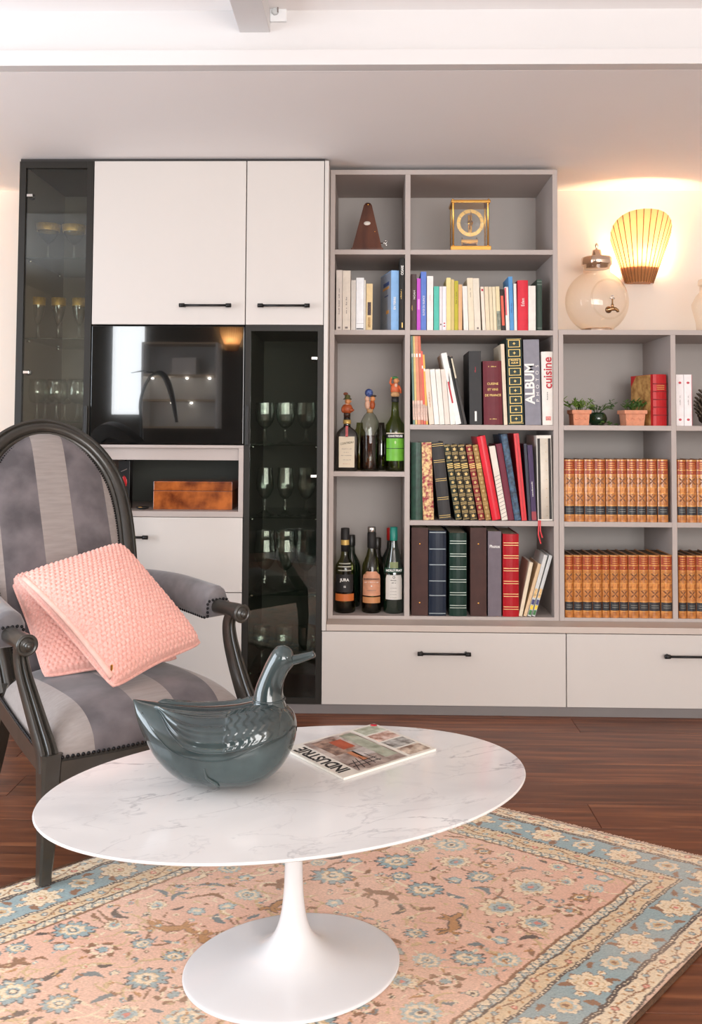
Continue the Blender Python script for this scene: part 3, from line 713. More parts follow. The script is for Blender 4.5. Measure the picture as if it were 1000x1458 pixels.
b = bk((640, 665), None, 758.8, (22, 48, 40), 'dark green album with pairs of silver bands', hard=True, depth=.25, round_=.007, mt=cov((22, 48, 40), .3)); bands(b[0], b[1], b[2], [b[3] * (.10 + i * .155) + e for i in range(6) for e in (0, .009)], b[4], mat('pale_silver', (176, 186, 176), .35, metal=.4), .0022)
b = bk((695.2, 714.4), None, 756.6, (110, 100, 108), 'grey album lettered Photos in white', hard=True, depth=.25, round_=.0008); lettering('Photos', .0165, b[0], (b[1], b[4] - .0009, b[3] * .82), M_inkwhite, sx=.85, bold=.0003)
b = bk((716.4, 739.4), None, 760.4, (168, 22, 34), 'red leather album with pairs of gold bands', hard=True, depth=.25, round_=.007, mt=cov((168, 22, 34), .3)); bands(b[0], b[1], b[2], [b[3] * (.09 + i * .155) + e for i in range(6) for e in (0, .009)], b[4], mat('pale_gold', (222, 190, 130), .35, metal=.4), .0022)
LN = [((738.5, 743.8), (753.4, 760.4), 801, (222, 206, 180), 'cream booklet leaning right, nearest the red album'),
      ((745.2, 750.0), (766, 771.6), 803, (216, 186, 148), 'tan booklet leaning right, second from the red album'),
      ((750.8, 756.4), (774.4, 780.6), 790.5, (206, 206, 202), 'white and grey magazine leaning right, third from the red album'),
      ((757.2, 762.2), (782.0, 787.2), 791, (196, 198, 196), 'multicoloured-foot magazine leaning right against the bookcase side')]
for i, q in enumerate(LN):
    b = bk(q[0], q[1], q[2], q[3], q[4], depth=.17, name='booklet')
    if i >= 2:
        for z0_, z1_, cc in ((.02, .1, (58, 110, 60)), (.11, .18, (228, 190, 60)), (.19, .27, (60, 60, 110)), (.3, .45, (216, 178, 120))):
            patch(b[0], b[1], b[2], b[3] * z0_, b[3] * z1_, b[4], mat('print_%d_%d_%d' % cc, cc, .5, var=.4, vscale=200), 'printed_block', .8)

# ================================================================== BROWN LEATHER VOLUMES
M_calf = mat('tan_calf_leather', (164, 96, 42), .28, vscale=55, c2=(206, 136, 70), bump=.15, coat=.5)
M_lred = mat('russet_label', (158, 66, 34), .35, var=.15, vscale=120)
M_lnavy = mat('dark_navy_label', (46, 46, 50), .38, var=.1)
M_motif = mat('dark_tooling', (120, 70, 30), .5, var=.4, vscale=220)
M_gline = mat('gilt_line', (226, 172, 92), .35, metal=.4)
VH, VD, VW = 0.262, 0.17, 0.040          # prototype volume (scaled in width per copy)
def vol_parts():
    out = []
    k = 10; rd = .0085
    arc = [(-VW / 2 + VW * i / k, -rd * (1 - (2 * i / k - 1) ** 2)) for i in range(k + 1)]
    sy = lambda x: -rd * (1 - (2 * x / VW) ** 2)
    m = MB(); m.prismz(arc + [(VW / 2, .004), (-VW / 2, .004)], 0, VH, smooth=False)
    m.box(-VW / 2, -VW / 2 + .0022, .004, VD, 0, VH); m.box(VW / 2 - .0022, VW / 2, .004, VD, 0, VH)
    out.append(('cover', m, M_calf))
    out.append(('pages', MB().box(-VW / 2 + .0024, VW / 2 - .0024, .0042, VD - .004, .003, VH - .004), mat('aged_page_edges', (84, 66, 44), .8, var=.2, vscale=90, stretch=(6, 1, .1))))
    def strip(z0, z1, off, m_, nm, fr=.98):
        mm = MB(); a = [(-VW / 2 * fr + VW * fr * i / k) for i in range(k + 1)]
        v = [(x, sy(x) - off, z) for z in (z0, z1) for x in a]
        v += [(x, sy(x) + .0004, z) for z in (z0, z1) for x in a]
        n = k + 1
        f = [(i, i + 1, i + 1 + n, i + n) for i in range(k)] + [(i + 2 * n, i + 3 * n, i + 1 + 3 * n, i + 1 + 2 * n) for i in range(k)]
        f += [(i, i + 2 * n, i + 1 + 2 * n, i + 1) for i in range(k)] + [(i + n, i + 1 + n, i + 1 + 3 * n, i + 3 * n) for i in range(k)]
        mm.add(v, f); out.append((nm, mm, m_))
    strip(VH * .845, VH * .975, .0004, M_lred, 'title_label'); strip(VH * .765, VH * .825, .0004, M_lred, 'volume_label')
    strip(VH * .115, VH * .25, .0004, M_lnavy, 'navy_label')
    for z in (.835, .985, .755, .70, .26, .105, .55, .46): strip(VH * z - .0009, VH * z + .0009, .0007, M_gline, 'gilt_line')
    for z in (.94, .905, .87): strip(VH * z - .0009, VH * z + .0009, .0009, M_gline, 'gilt_title_line', .6)
    for z in (.2, .165): strip(VH * z - .0008, VH * z + .0008, .0009, mat('grey_gilt', (150, 150, 138), .5), 'gilt_title_line', .66)
    for zc in (.655, .38):                               # tooled motifs: four corner leaves round a diamond, on a fine stem
        mm = MB(); z = VH * zc; r_ = VW * .36
        def lobe(pts): mm.prism([(q[0] * r_, z + q[1] * r_) for q in pts], -rd - .0005, -rd * .4)
        for sx_ in (-1, 1):
            for sz_ in (-1, 1):
                lobe([(.12 * sx_, .10 * sz_), (.45 * sx_, .2 * sz_), (.98 * sx_, .85 * sz_), (.7 * sx_, 1.0 * sz_), (.2 * sx_, .6 * sz_)])
        lobe([(0, .32), (.2, 0), (0, -.32), (-.2, 0)]); lobe([(-.12, 1.15), (.12, 1.15), (0, .75)]); lobe([(-.12, -1.15), (.12, -1.15), (0, -.75)])
        out.append(('tooled_motif', mm, M_motif))
    mm = MB(); z = VH * .505; mm.prism([(x * VW, z + zz * VH) for x, zz in ((-.2, .045), (.2, .045), (.2, -.045), (-.2, -.045))], -rd - .0004, -rd * .5); out.append(('tooled_panel', mm, mat('pale_tooling', (206, 132, 62), .4, var=.2, vscale=200)))
    mm = MB(); mm.ball((0, -rd - .0003, VH * .795), .0028, 8, 5, (1, .4, 1)); out.append(('volume_number', mm, M_gline))
    return [(nm, q.mesh(nm), mm_) for nm, q, mm_ in out]
VP = vol_parts()
for nm, me, mm_ in VP: me.materials.append(mm_)
def volume(px0, px1, shelf, ytop, label, group, dy):
    Y = F + 0.008 + dy
    X0, X1 = at(px0, 800, Y).x, at(px1, 800, Y).x
    h = at(px0, ytop, Y).z - shelf
    t = thing('leather_volume', label, 'book', ((X0 + X1) / 2, Y, shelf + .0003), group=group)
    t.scale = ((X1 - X0 - .0006) / VW, 1, h / VH)
    for nm, me, _ in VP: link(nm, me, t)
ORD = ['first', 'second', 'third', 'fourth', 'fifth', 'sixth', 'seventh', 'eighth', 'ninth', 'tenth', 'eleventh']
rr = random.Random(2)
e1 = [(803.9, 818.9), (819.2, 833), (833.4, 848), (848.2, 862.8), (863.5, 879.4), (880, 893.5), (894, 907.6), (907.8, 921), (921.8, 936.7), (937.7, 952.6)]
for i, (a, b_) in enumerate(e1): volume(a, b_, T4, 654.2, '%s brown leather volume from the left in the upper row, below the potted plants' % ORD[i], 'brown leather volumes', rr.random() * .004)
e2 = [(804.3, 816.5), (816.7, 829.4), (829.6, 843.6), (843.8, 857), (857.2, 868.2), (868.7, 881.9), (882.1, 894.4), (894.9, 909.4), (909.8, 923.5), (923.8, 939.8), (941, 957.0)]
for i, (a, b_) in enumerate(e2): volume(a, b_, SFL, 790.2, '%s brown leather volume from the left in the lower row, above the worktop' % ORD[i], 'brown leather volumes', rr.random() * .004)
e3 = [(965.4, 978.2), (978.6, 993.4), (993.8, 1008), (1008.4, 1022)]
for i, (a, b_) in enumerate(e3): volume(a, b_, T4, 654.8, '%s brown leather volume right of the divider in the upper row, at the photo edge' % ORD[i], 'brown leather volumes', rr.random() * .004)
e4 = [(966, 977.6), (978, 991), (991.4, 1004.6), (1005, 1018), (1018.4, 1032)]
for i, (a, b_) in enumerate(e4): volume(a, b_, SFL, 790.8, '%s brown leather volume right of the divider in the lower row, at the photo edge' % ORD[i], 'brown leather volumes', rr.random() * .004)

# --- red half-leather book beside the plants, two white volumes
G = 'books on the plant shelf'
b = book((930.6, 952.8), None, 533, T3, (184, 36, 40), 'red spined half-leather book with mottled tan boards beside the plants', G, hard=True, depth=.15, yaw=R(16), round_=.006, mt=cov((184, 36, 40), .32))
bands(b[0], b[1], b[2], [b[3] * q for q in (.205, .36, .51, .665, .815)], b[4], mat('dark_red_ridge', (120, 18, 24), .4), .0028, 'raised_band', .99)
for z in (.78, .745, .71): bands(b[0], b[1], b[2], (b[3] * z,), b[4] - .0004, M_goldflat, .0022, 'gilt_title_line', .55)
fx = b[1] - b[2] / 2
MB().box(fx - .0006, fx - .0001, .016, .148, .001, b[3] - .001).build('marbled_board', mat('marbled_tan', (146, 98, 48), .6, vscale=40, c2=(196, 150, 88)), b[0])
zz = b[3] - .0012
MB().add([(fx - o_, y_, z_) for o_ in (.0001, .0010) for y_, z_ in ((.149, zz), (.112, zz), (.149, zz - .042))], [(0, 1, 2), (5, 4, 3), (0, 3, 4, 1), (1, 4, 5, 2), (2, 5, 3, 0)]).build('leather_corner', cov((184, 36, 40), .32), b[0])
for i, (a, b_) in enumerate(((963.6, 974.6), (974.9, 986.4))):
    b = book((a, b_), None, 533.5, T3, (236, 230, 230), '%s of two white paperbacks with red emblems, right of the divider' % ('left', 'right')[i], G, depth=.16)
    for z in (.84, .12): MB().ball((b[1], b[4] - .0002, b[3] * z), .006, 10, 4, (1, .12, .8)).build('emblem', mat('rose_print', (196, 70, 82), .5), b[0])
    spine(b[0], '~12', .006, b[1], b[3] * .5, b[4], M_inkgrey)
    if i: MB().box(b[1] + b[2] / 2 - .0012, b[1] + b[2] / 2 - .0002, -.0012, .0002, 0.001, b[3] - .001).build('red_edge', M_inkred, b[0])
# ================================================================== GLASSES IN THE CABINETS
M_crystal = glass('cut_crystal', (0.95, 0.97, 0.96), 1.7, edge=(0.55, 0.62, 0.60), rough=0.02)
M_giltrim = mat('gilt_rim', (206, 164, 84), .35, metal=.5, var=.2, vscale=120)
def goblet_parts(kind, h):
    "outer + inner wall profiles (r, z)"
    if kind == 'goblet':
        rb = h * .24
        bowl = [(h * .035, h * .36), (rb * .55, h * .43), (rb * .9, h * .56), (rb, h * .72), (rb * .97, h * .9), (rb * .95, h)]
        stem = [(h * .22, 0), (h * .21, h * .015), (h * .1, h * .05), (h * .04, h * .12), (h * .055, h * .22), (h * .03, h * .3), (h * .035, h * .36)]
    elif kind == 'tall':
        rb = h * .19
        bowl = [(h * .035, h * .33), (rb * .6, h * .40), (rb, h * .55), (rb * 1.02, h * .66), (rb * .9, h * .85), (rb * .86, h)]
        stem = [(h * .2, 0), (h * .19, h * .015), (h * .1, h * .05), (h * .04, h * .1), (h * .05, h * .18), (h * .03, h * .27), (h * .035, h * .33)]
    elif kind == 'coupe':
        rb = h * .32
        bowl = [(h * .03, h * .5), (rb * .45, h * .6), (rb * .75, h * .75), (rb * .92, h * .9), (rb, h)]
        stem = [(h * .26, 0), (h * .25, h * .012), (h * .06, h * .05), (h * .03, h * .2), (h * .026, h * .4), (h * .03, h * .5)]
    elif kind == 'flute':
        rb = h * .165
        bowl = [(h * .03, h * .36), (rb * .5, h * .48), (rb * .8, h * .64), (rb * .98, h * .82), (rb, h)]
        stem = [(h * .19, 0), (h * .18, h * .012), (h * .05, h * .05), (h * .035, h * .2), (h * .03, h * .3), (h * .03, h * .36)]
    else:  # balloon
        rb = h * .29
        bowl = [(h * .03, h * .42), (rb * .6, h * .47), (rb * .95, h * .6), (rb, h * .7), (rb * .86, h * .88), (rb * .74, h)]
        stem = [(h * .24, 0), (h * .23, h * .012), (h * .06, h * .05), (h * .03, h * .2), (h * .026, h * .36), (h * .03, h * .42)]
    return bowl, stem
def drink_glass(kind, h, loc, label, group, gilt=False, facet=False, name='wine_glass'):
    bowl, stem = goblet_parts(kind, h)
    t = thing(name, label, 'glass', loc, group=group)
    th = .0012
    seg = 12 if facet else 24
    inner = [(max(r - th, .0008), z + (th * 1.5 if i == 0 else 0)) for i, (r, z) in enumerate(bowl)][::-1]
    MB().lathe([(.0005, bowl[0][1] + .0002)] + bowl + inner + [(.0005, inner[-1][1])], seg, smooth=not facet).build('bowl', M_crystal if facet else M_glass, t)
    MB().lathe([(.0005, 0)] + stem + [(.0005, stem[-1][1])], seg, smooth=not facet).build('stem_and_foot', M_crystal if facet else M_glass, t)
    if gilt:
        r0, z0 = bowl[-2][0] * .99, h * .82; r1, z1 = bowl[-1]
        MB().lathe([(r0 + .0006, z0), (r1 + .0006, z1), (r1 - th - .0006, z1), (r0 - th - .0006, z0), (r0 + .0006, z0)], 24).build('gilt_rim', M_giltrim, t)
    return t
pos3 = ('left', 'middle', 'right')
YG = 3.42
hs = lambda y0, y1, Y: (y1 - y0) * Y / FPX
for i, px in enumerate((68, 105)):
    p = at(px, 372, YG + .02 * i); drink_glass('coupe', hs(317, 372, YG), (p.x, YG + .02 * i, LSH[0] + .0003), '%s of two gilt-rimmed stemmed coupes on top shelf of the left cabinet' % ('left', 'right')[i], 'gilt coupes', True)
for i, px in enumerate((53.5, 81.5, 110)):
    p = at(px, 484, YG); drink_glass('flute', hs(422, 484, YG), (p.x, YG + .01 * i, LSH[1] + .0003), '%s of three gilt-rimmed flutes on second shelf of the left cabinet' % pos3[i], 'gilt flutes', True)
k = 0
for j, yy in enumerate((YG - .01, YG + .09)):
    for i, px in enumerate((52, 80, 110) if j == 0 else (64, 92, 116)):
        p = at(px, 598, yy); drink_glass('balloon', hs(538, 598, YG), (p.x, yy, LSH[2] + .0003), '%s balloon wine glass in the %s row on third shelf of left cabinet' % (pos3[i], ('front', 'back')[j]), 'balloon glasses')
rows = [(('goblet', 572, 632), RSH[0], 'top'), (('tall', 665, 733), RSH[1], 'second'), (('tall', 755, 840), RSH[2], 'third')]
for (kind, ya, yb), z, nm in rows:
    for i, px in enumerate((377, 406, 436)):
        yy = 3.40
        p = at(px, yb, yy); drink_glass(kind, hs(ya, yb, yy) - .004, (p.x, yy + .004 * (i % 2), z + .0003), '%s cut-crystal goblet on the %s shelf of the narrow glass cabinet' % (pos3[i], nm), 'cut crystal goblets', facet=True, name='crystal_goblet')
for i, px in enumerate((372, 404, 436)):
    p = at(px, 985, 3.42); drink_glass('goblet', .15, (p.x, 3.42, RSH[3] + .0003), '%s crystal goblet on the lowest shelf, dim behind the duck' % pos3[i], 'cut crystal goblets', facet=True, name='crystal_goblet')

# ================================================================== BOTTLES
def bottle_mats(): pass
M_amber = mat('amber_spirit', (86, 42, 14), .08, coat=.6, spec=.7)
M_dkglass = mat('dark_bottle_glass', (26, 22, 14), .07, coat=.8, spec=.8)
M_gnglass = mat('dark_green_bottle_glass', (14, 30, 20), .06, coat=.8, spec=.8)
M_chart = glass('green_chartreuse_glass', (.52, .62, .16), 1.5, edge=(.08, .14, .02))
M_oliveglass = glass('olive_bottle_glass', (.58, .60, .34), 1.5, edge=(.08, .09, .03))
M_clearliq = glass('decanter_glass', (.88, .90, .84), 1.5, edge=(.35, .38, .32))
M_amberglass = glass('amber_liquor', (.60, .32, .10), 1.45, edge=(.16, .06, .01))
M_cork = mat('cork', (190, 146, 100), .8, var=.15, vscale=120)
def lathe_part(t, prof, m, nm, seg=28, sy=1.0, c=(0, 0, 0)): return MB().lathe([(.0004, prof[0][1])] + prof + [(.0004, prof[-1][1])], seg, c, 1, sy).build(nm, m, t)
def label_arc(t, r, z0, z1, half, m, nm='label', off=.0006, sy=1.0, bulge=None):
    "curved label on the camera-facing side of a round bottle"
    n = 12; mm = MB(); rows_ = 6
    v = []
    for j in range(rows_ + 1):
        z = z0 + (z1 - z0) * j / rows_
        hh = half if bulge is None else half * bulge(j / rows_)
        for i in range(n + 1):
            a = -math.pi / 2 + hh * (2 * i / n - 1)
            v.append(((r + off) * math.cos(a), (r + off) * math.sin(a) * sy, z))
    f = [(j * (n + 1) + i, j * (n + 1) + i + 1, (j + 1) * (n + 1) + i + 1, (j + 1) * (n + 1) + i) for j in range(rows_) for i in range(n)]
    mm.add(v, f, True)
    return mm.build(nm, m, t)
def blabel(t, s, size, r, z, m, **k): return lettering(s, size, t, (0, -r - .0016, z), m, **k)
def bloc(px, py, Y, z): p = at(px, py, Y); return (p.x, Y, z + .0003)
# --- lower compartment
YB = F + .075
H_ = lambda y0, y1, Y=YB: (y1 - y0) * Y / FPX
h = H_(758, 875); t = thing('whisky_bottle', 'olive whisky bottle with black JURA label', 'bottle', bloc(491, 874, YB, SFL), group='bottles on the bottom shelf')
r = .0425
lathe_part(t, [(r * .9, 0), (r, .006), (r * .96, h * .2), (r * .8, h * .38), (r * .92, h * .5), (r * .86, h * .56), (r * .45, h * .64), (r * .36, h * .7), (r * .34, h * .9)], M_oliveglass, 'bottle_glass')
lathe_part(t, [(r * .84, .008), (r * .9, h * .1), (r * .87, h * .28)], M_amberglass, 'whisky')
lathe_part(t, [(r * .37, h * .72), (r * .40, h * .82), (r * .40, h * .995), (r * .36, h)], M_ink, 'capsule')
label_arc(t, r * .40, h * .8, h * .86, 1.2, M_goldflat, 'neck_label')
label_arc(t, r * .93, h * .25, h * .46, .95, M_ink, 'label'); label_arc(t, r * .985, h * .145, h * .23, 1.0, mat('orange_label', (196, 104, 44), .5), 'lower_label')
for z_ in (.5, .545, .58): label_arc(t, r * (.92 if z_ < .55 else .8), h * z_, h * z_ + .004, .7, mat('silver_print', (176, 176, 160), .4), 'printed_line')
blabel(t, 'JURA', .0155, r * .93, h * .395, M_inkwhite, bold=.0004); blabel(t, '12', .009, r * .93, h * .315, M_inkwhite, bold=.0003)
h = H_(756, 875); t = thing('whisky_bottle', 'whisky bottle with peach-pink arched label, middle of the three', 'bottle', bloc(529, 874, YB, SFL), group='bottles on the bottom shelf')
r = .0385
lathe_part(t, [(r * .93, 0), (r, .006), (r, h * .46), (r * .92, h * .56), (r * .55, h * .66), (r * .38, h * .74), (r * .37, h * .88)], M_oliveglass, 'bottle_glass')
lathe_part(t, [(r * .9, .008), (r * .95, .012), (r * .95, h * .42)], M_amberglass, 'whisky')
lathe_part(t, [(r * .40, h * .75), (r * .44, h * .76), (r * .44, h * .93), (r * .38, h * .935), (r * .38, h), (r * .3, h)], M_ink, 'capsule')
lathe_part(t, [(r * .4, h * .94), (r * .42, h * .945), (r * .42, h * .99), (r * .36, h * 1.002)], M_chrome, 'cap')
pk = mat('peach_label', (206, 146, 114), .5, var=.1, vscale=60)
label_arc(t, r, h * .205, h * .49, 1.05, pk, 'label', bulge=lambda u: 1.0 if u < .7 else max(.15, math.sqrt(max(0, 1 - ((u - .7) / .34) ** 2)))); label_arc(t, r, h * .12, h * .19, 1.05, mat('tan_label', (196, 134, 86), .5), 'lower_label')
blabel(t, 'KNOCKANDO', .0098, r, h * .40, M_ink, bold=.0002, sx=.95); blabel(t, '~18', .006, r, h * .365, M_inkwhite); MB().ball((0, -r - .0008, h * .32), .003, 8, 4, (1, .3, 1)).build('seal', M_inkwhite, t); blabel(t, '~14', .005, r, h * .27, M_inkgrey)
h = H_(757, 876); t = thing('vermouth_bottle', 'dark green vermouth bottle with teal cap and white NOILLY PRAT label', 'bottle', bloc(560.5, 875, YB, SFL), group='bottles on the bottom shelf')
r = .041
lathe_part(t, [(r * .93, 0), (r, .006), (r, h * .40), (r * .97, h * .5), (r * .72, h * .63), (r * .42, h * .76), (r * .34, h * .85), (r * .33, h * .9)], M_gnglass, 'bottle_glass')
lathe_part(t, [(r * .37, h * .84), (r * .38, h * .85), (r * .37, h * .995), (r * .32, h)], mat('teal_capsule', (24, 122, 108), .35), 'cap')
label_arc(t, r, h * .165, h * .45, .85, mat('ivory_label', (214, 208, 200), .55), 'label', bulge=lambda u: 1.0 if u < .85 else .86); label_arc(t, r * .97, h * .478, h * .53, 1.1, mat('green_band', (34, 70, 54), .4), 'name_band')
label_arc(t, r * .9, h * .53, h * .6, .45, mat('crest_label', (130, 140, 96), .5), 'crest')
blabel(t, 'NOILLY PRAT', .0118, r * .985, h * .505, M_inkwhite, bold=.0004, sx=.85); blabel(t, '~9', .006, r, h * .39, M_ink); blabel(t, '~6', .006, r, h * .36, M_ink)
MB().lathe([(.0048, 0), (.0048, .0004), (.0034, .0004), (.0034, 0), (.0048, 0)], 14, M=Matrix.Translation((0, -r - .0012, h * .425)) @ Matrix.Rotation(R(90), 4, 'X')).build('emblem', M_ink, t)
for z_ in (.30, .26, .225, .19): blabel(t, '~12', .0045, r, h * z_, M_inkgrey)
YB2 = F + .19
for px, lb, cap, hh, mm in ((556, 'dark bottle with red cap standing behind the teal-capped vermouth', (196, 34, 30), .315, M_gnglass), (500, 'dim green bottle hidden behind the JURA whisky', (30, 30, 28), .285, M_gnglass), (537, 'dim olive bottle hidden behind the peach-labelled whisky', (40, 36, 30), .275, M_dkglass)):
    t = thing('wine_bottle', lb, 'bottle', bloc(px, 860, YB2, SFL), group='bottles on the bottom shelf'); r = .038; h = hh
    lathe_part(t, [(r * .93, 0), (r, .006), (r, h * .55), (r * .9, h * .62), (r * .42, h * .74), (r * .36, h * .9)], mm, 'bottle_glass'); lathe_part(t, [(r * .4, h * .84), (r * .42, h * .85), (r * .42, h * .99), (r * .36, h)], mat('cap_%d' % cap[0], cap, .35), 'cap')

# --- carved figure stoppers and their bottles
M_skin = mat('painted_wood_skin', (206, 138, 88), .5, var=.1, vscale=60)
M_rust = mat('painted_rust_coat', (166, 78, 34), .5, var=.12, vscale=60)
M_olive = mat('painted_olive_hat', (84, 84, 44), .5, var=.12, vscale=60)
M_dkb = mat('painted_dark_brown', (58, 36, 24), .5)
M_pinkw = mat('painted_pale_pink', (220, 176, 150), .5, var=.08, vscale=60)
M_blueb = mat('speckled_blue', (28, 44, 110), .35, vscale=160, c2=(96, 120, 176))
M_greenh = mat('painted_green_hat', (66, 128, 74), .5, var=.15, vscale=60)
def ellip(t, c, r, s, m, nm): return MB().ball(c, r, 14, 10, s).build(nm, m, t)
YC = F + .065
h = H_(609, 671, YC); t = thing('liqueur_bottle', 'squat dark liqueur bottle with cream COINTREAU label and carved head stopper', 'bottle', bloc(494, 670, YC, SBOT), group='bottles with carved stoppers')
bw, bd = .0445, .034
body = MB()
sec = [(0, .93), (.004, 1), (h * .74, 1), (h * .86, .93), (h * .93, .72), (h, .36)]
def sq(a, e=5): return (math.copysign(abs(math.cos(a)) ** (2 / e), math.cos(a)), math.copysign(abs(math.sin(a)) ** (2 / e), math.sin(a)))
body.grid(lambda u, v: (sq(2 * math.pi * u)[0] * bw * sec[int(round(v * 5))][1], sq(2 * math.pi * u)[1] * bd * (sec[int(round(v * 5))][1] if v < .9 else .42), sec[int(round(v * 5))][0]), 28, 6, closed_u=True)
body.build('bottle_glass', M_dkglass, t)
lathe_part(t, [(.015, h - .004), (.0135, h + .01), (.0135, h + .04)], M_dkglass, 'neck')
lathe_part(t, [(.0155, h + .012), (.0162, h + .016), (.0155, h + .028)], M_goldflat, 'neck_ring')
MB().box(-.005, .005, -bd - .0012, -bd * .5, h * .77, h * 1.02).build('red_seal', mat('red_seal', (170, 30, 34), .4), t)
MB().box(-.0305, .0305, -bd - .0012, -bd + .001, h * .08, h * .78).build('label', mat('cream_label', (220, 206, 182), .55, var=.04), t)
lettering('COINTREAU', .0115, t, (0, -bd - .0016, h * .63), mat('olive_print', (96, 88, 60), .5), bold=.0002, sx=.82, rot=Euler((R(90), R(-9), 0)), shear=.2)
for z_, n_ in ((.5, 14), (.42, 8), (.35, 16), (.25, 12), (.16, 10)): lettering('~%d' % n_, .0055, t, (0, -bd - .0015, h * z_), M_inkgrey if n_ != 10 else mat('faint_red_ink', (196, 120, 100), .6))
z0 = h + .04
fg = thing('figure_stopper', 'carved man stopper in rust coat and feathered olive hat, leftmost', 'bottle stopper', (t.location.x, YC, t.location.z + z0), group='carved figure stoppers')
lathe_part(fg, [(.0135, 0.0003), (.0135, .012), (.011, .016)], M_dkb, 'collar')
lathe_part(fg, [(.011, .012), (.021, .02), (.023, .032), (.0165, .046), (.008, .05)], M_rust, 'torso', sy=.75); ellip(fg, (.016, -.008, .026), .008, (1.5, 1, .9), M_rust, 'arm'); ellip(fg, (-.017, -.007, .028), .008, (.8, 1, 1.6), M_rust, 'arm')
ellip(fg, (0, 0, .049), .010, (1, 1, .5), M_pinkw, 'scarf'); ellip(fg, (.003, -.003, .061), .0125, (.95, 1, 1.05), M_skin, 'head'); ellip(fg, (.015, -.008, .060), .003, (1.3, 1, .8), M_skin, 'nose')
lathe_part(fg, [(.017, .068), (.0165, .071), (.011, .073), (.0105, .083), (.006, .087)], M_olive, 'hat', c=(.001, 0, 0)); ellip(fg, (-.006, 0, .09), .007, (1.3, .5, .9), mat('painted_brown_feather', (112, 52, 24), .6), 'feather')
# round clear decanter
h = H_(588, 671, YC); t = thing('decanter', 'round-shouldered clear decanter of dark liquor, middle of three', 'bottle', bloc(526.5, 670, YC, SBOT), group='bottles with carved stoppers')
r = .0385
lathe_part(t, [(r * .95, 0), (r, .005), (r, h * .72), (r * .93, h * .84), (r * .6, h * .95), (r * .38, h * .985), (r * .36, h)], M_clearliq, 'bottle_glass'); lathe_part(t, [(r * .9, .006), (r * .955, .01), (r * .955, h * .6)], M_amberglass, 'liquor')
lathe_part(t, [(r * .3, h * .985), (r * .32, h + .008), (r * .36, h + .012)], M_cork, 'cork')
fg = thing('figure_stopper', 'carved two-headed stopper with blue ball on top, middle', 'bottle stopper', (t.location.x, YC, t.location.z + h + .0123), group='carved figure stoppers')
for s, cc, hat in ((-1, M_pinkw, M_dkb), (1, M_skin, M_dkb)):
    lathe_part(fg, [(.006, 0), (.010, .008), (.0115, .02), (.007, .034)], (M_pinkw if s < 0 else M_rust), 'torso', seg=16, c=(s * .0095, 0, 0)); ellip(fg, (s * .011, -.002, .04), .0105, (.95, 1, 1.1), cc, 'head')
    ellip(fg, (s * .018, -.006, .039), .003, (1.2, 1, 1), cc, 'nose')
ellip(fg, (.012, .0, .052), .0115, (1.25, 1, .35), M_dkb, 'beret'); ellip(fg, (-.004, 0, .064), .0165, (1, 1, 1), M_blueb, 'blue_ball')
# green liqueur bottle
h = H_(566, 671, YC); t = thing('liqueur_bottle', 'green liqueur bottle with bright green CHARTREUSE label, right of three', 'bottle', bloc(562.5, 670, YC, SBOT), group='bottles with carved stoppers')
r = .0400
lathe_part(t, [(r * .95, 0), (r, .005), (r, h * .52), (r * .93, h * .62), (r * .6, h * .69), (r * .42, h * .74), (r * .36, h * .84), (r * .33, h)], M_chart, 'bottle_glass')
label_arc(t, r, h * .14, h * .44, 1.0, mat('green_label', (104, 176, 44), .45, var=.1, vscale=40), 'label'); label_arc(t, r, h * .44, h * .50, 1.0, M_ink, 'name_band'); label_arc(t, r, h * .30, h * .31, 1.0, mat('dark_green_line', (30, 70, 20), .5), 'printed_line', off=.0009); label_arc(t, r, h * .50, h * .515, 1.0, mat('cream_label', (220, 206, 182), .55), 'label_edge')
blabel(t, 'CHARTREUSE', .0105, r, h * .47, M_inkwhite, bold=.0003, sx=.88); ellip(t, (0, -r - .0008, h * .385), .0045, (.8, .2, 1.4), mat('pale_green_print', (190, 220, 150), .5), 'emblem')
lathe_part(t, [(r * .345, h * .93), (r * .36, h * .935), (r * .36, h)], M_ink, 'neck_band')
fg = thing('figure_stopper', 'carved man stopper in orange coat raising an arm to his green hat', 'bottle stopper', (t.location.x, YC, t.location.z + h), group='carved figure stoppers')
lathe_part(fg, [(.013, 0.0003), (.0175, .004), (.0175, .013), (.013, .02)], M_cork, 'barrel'); M_or = mat('painted_orange_coat', (206, 98, 52), .5, var=.12, vscale=60)
lathe_part(fg, [(.012, .014), (.018, .022), (.0175, .038), (.011, .052), (.007, .054)], M_or, 'torso', sy=.75); ellip(fg, (.003, -.011, .045), .006, (1, .6, 1.4), M_pinkw, 'collar_scarf')
MB().tube([(-.013, -.002, .046), (-.02, -.006, .056), (-.016, -.006, .072)], [.0048, .0044, .0036], 8).build('raised_arm', M_or, fg); MB().tube([(.013, -.002, .044), (.021, -.006, .03), (.022, -.006, .014)], [.0048, .0044, .0036], 8).build('lowered_arm', M_or, fg)
ellip(fg, (.004, -.002, .064), .0115, (.95, 1, 1.1), M_skin, 'head'); ellip(fg, (.0145, -.006, .063), .0028, (1.2, 1, .9), M_skin, 'nose'); ellip(fg, (-.015, -.006, .074), .004, (1, 1, 1), M_skin, 'hand')
ellip(fg, (-.001, 0, .075), .0125, (1.1, 1, .5), M_greenh, 'hat')
YC2 = F + .17
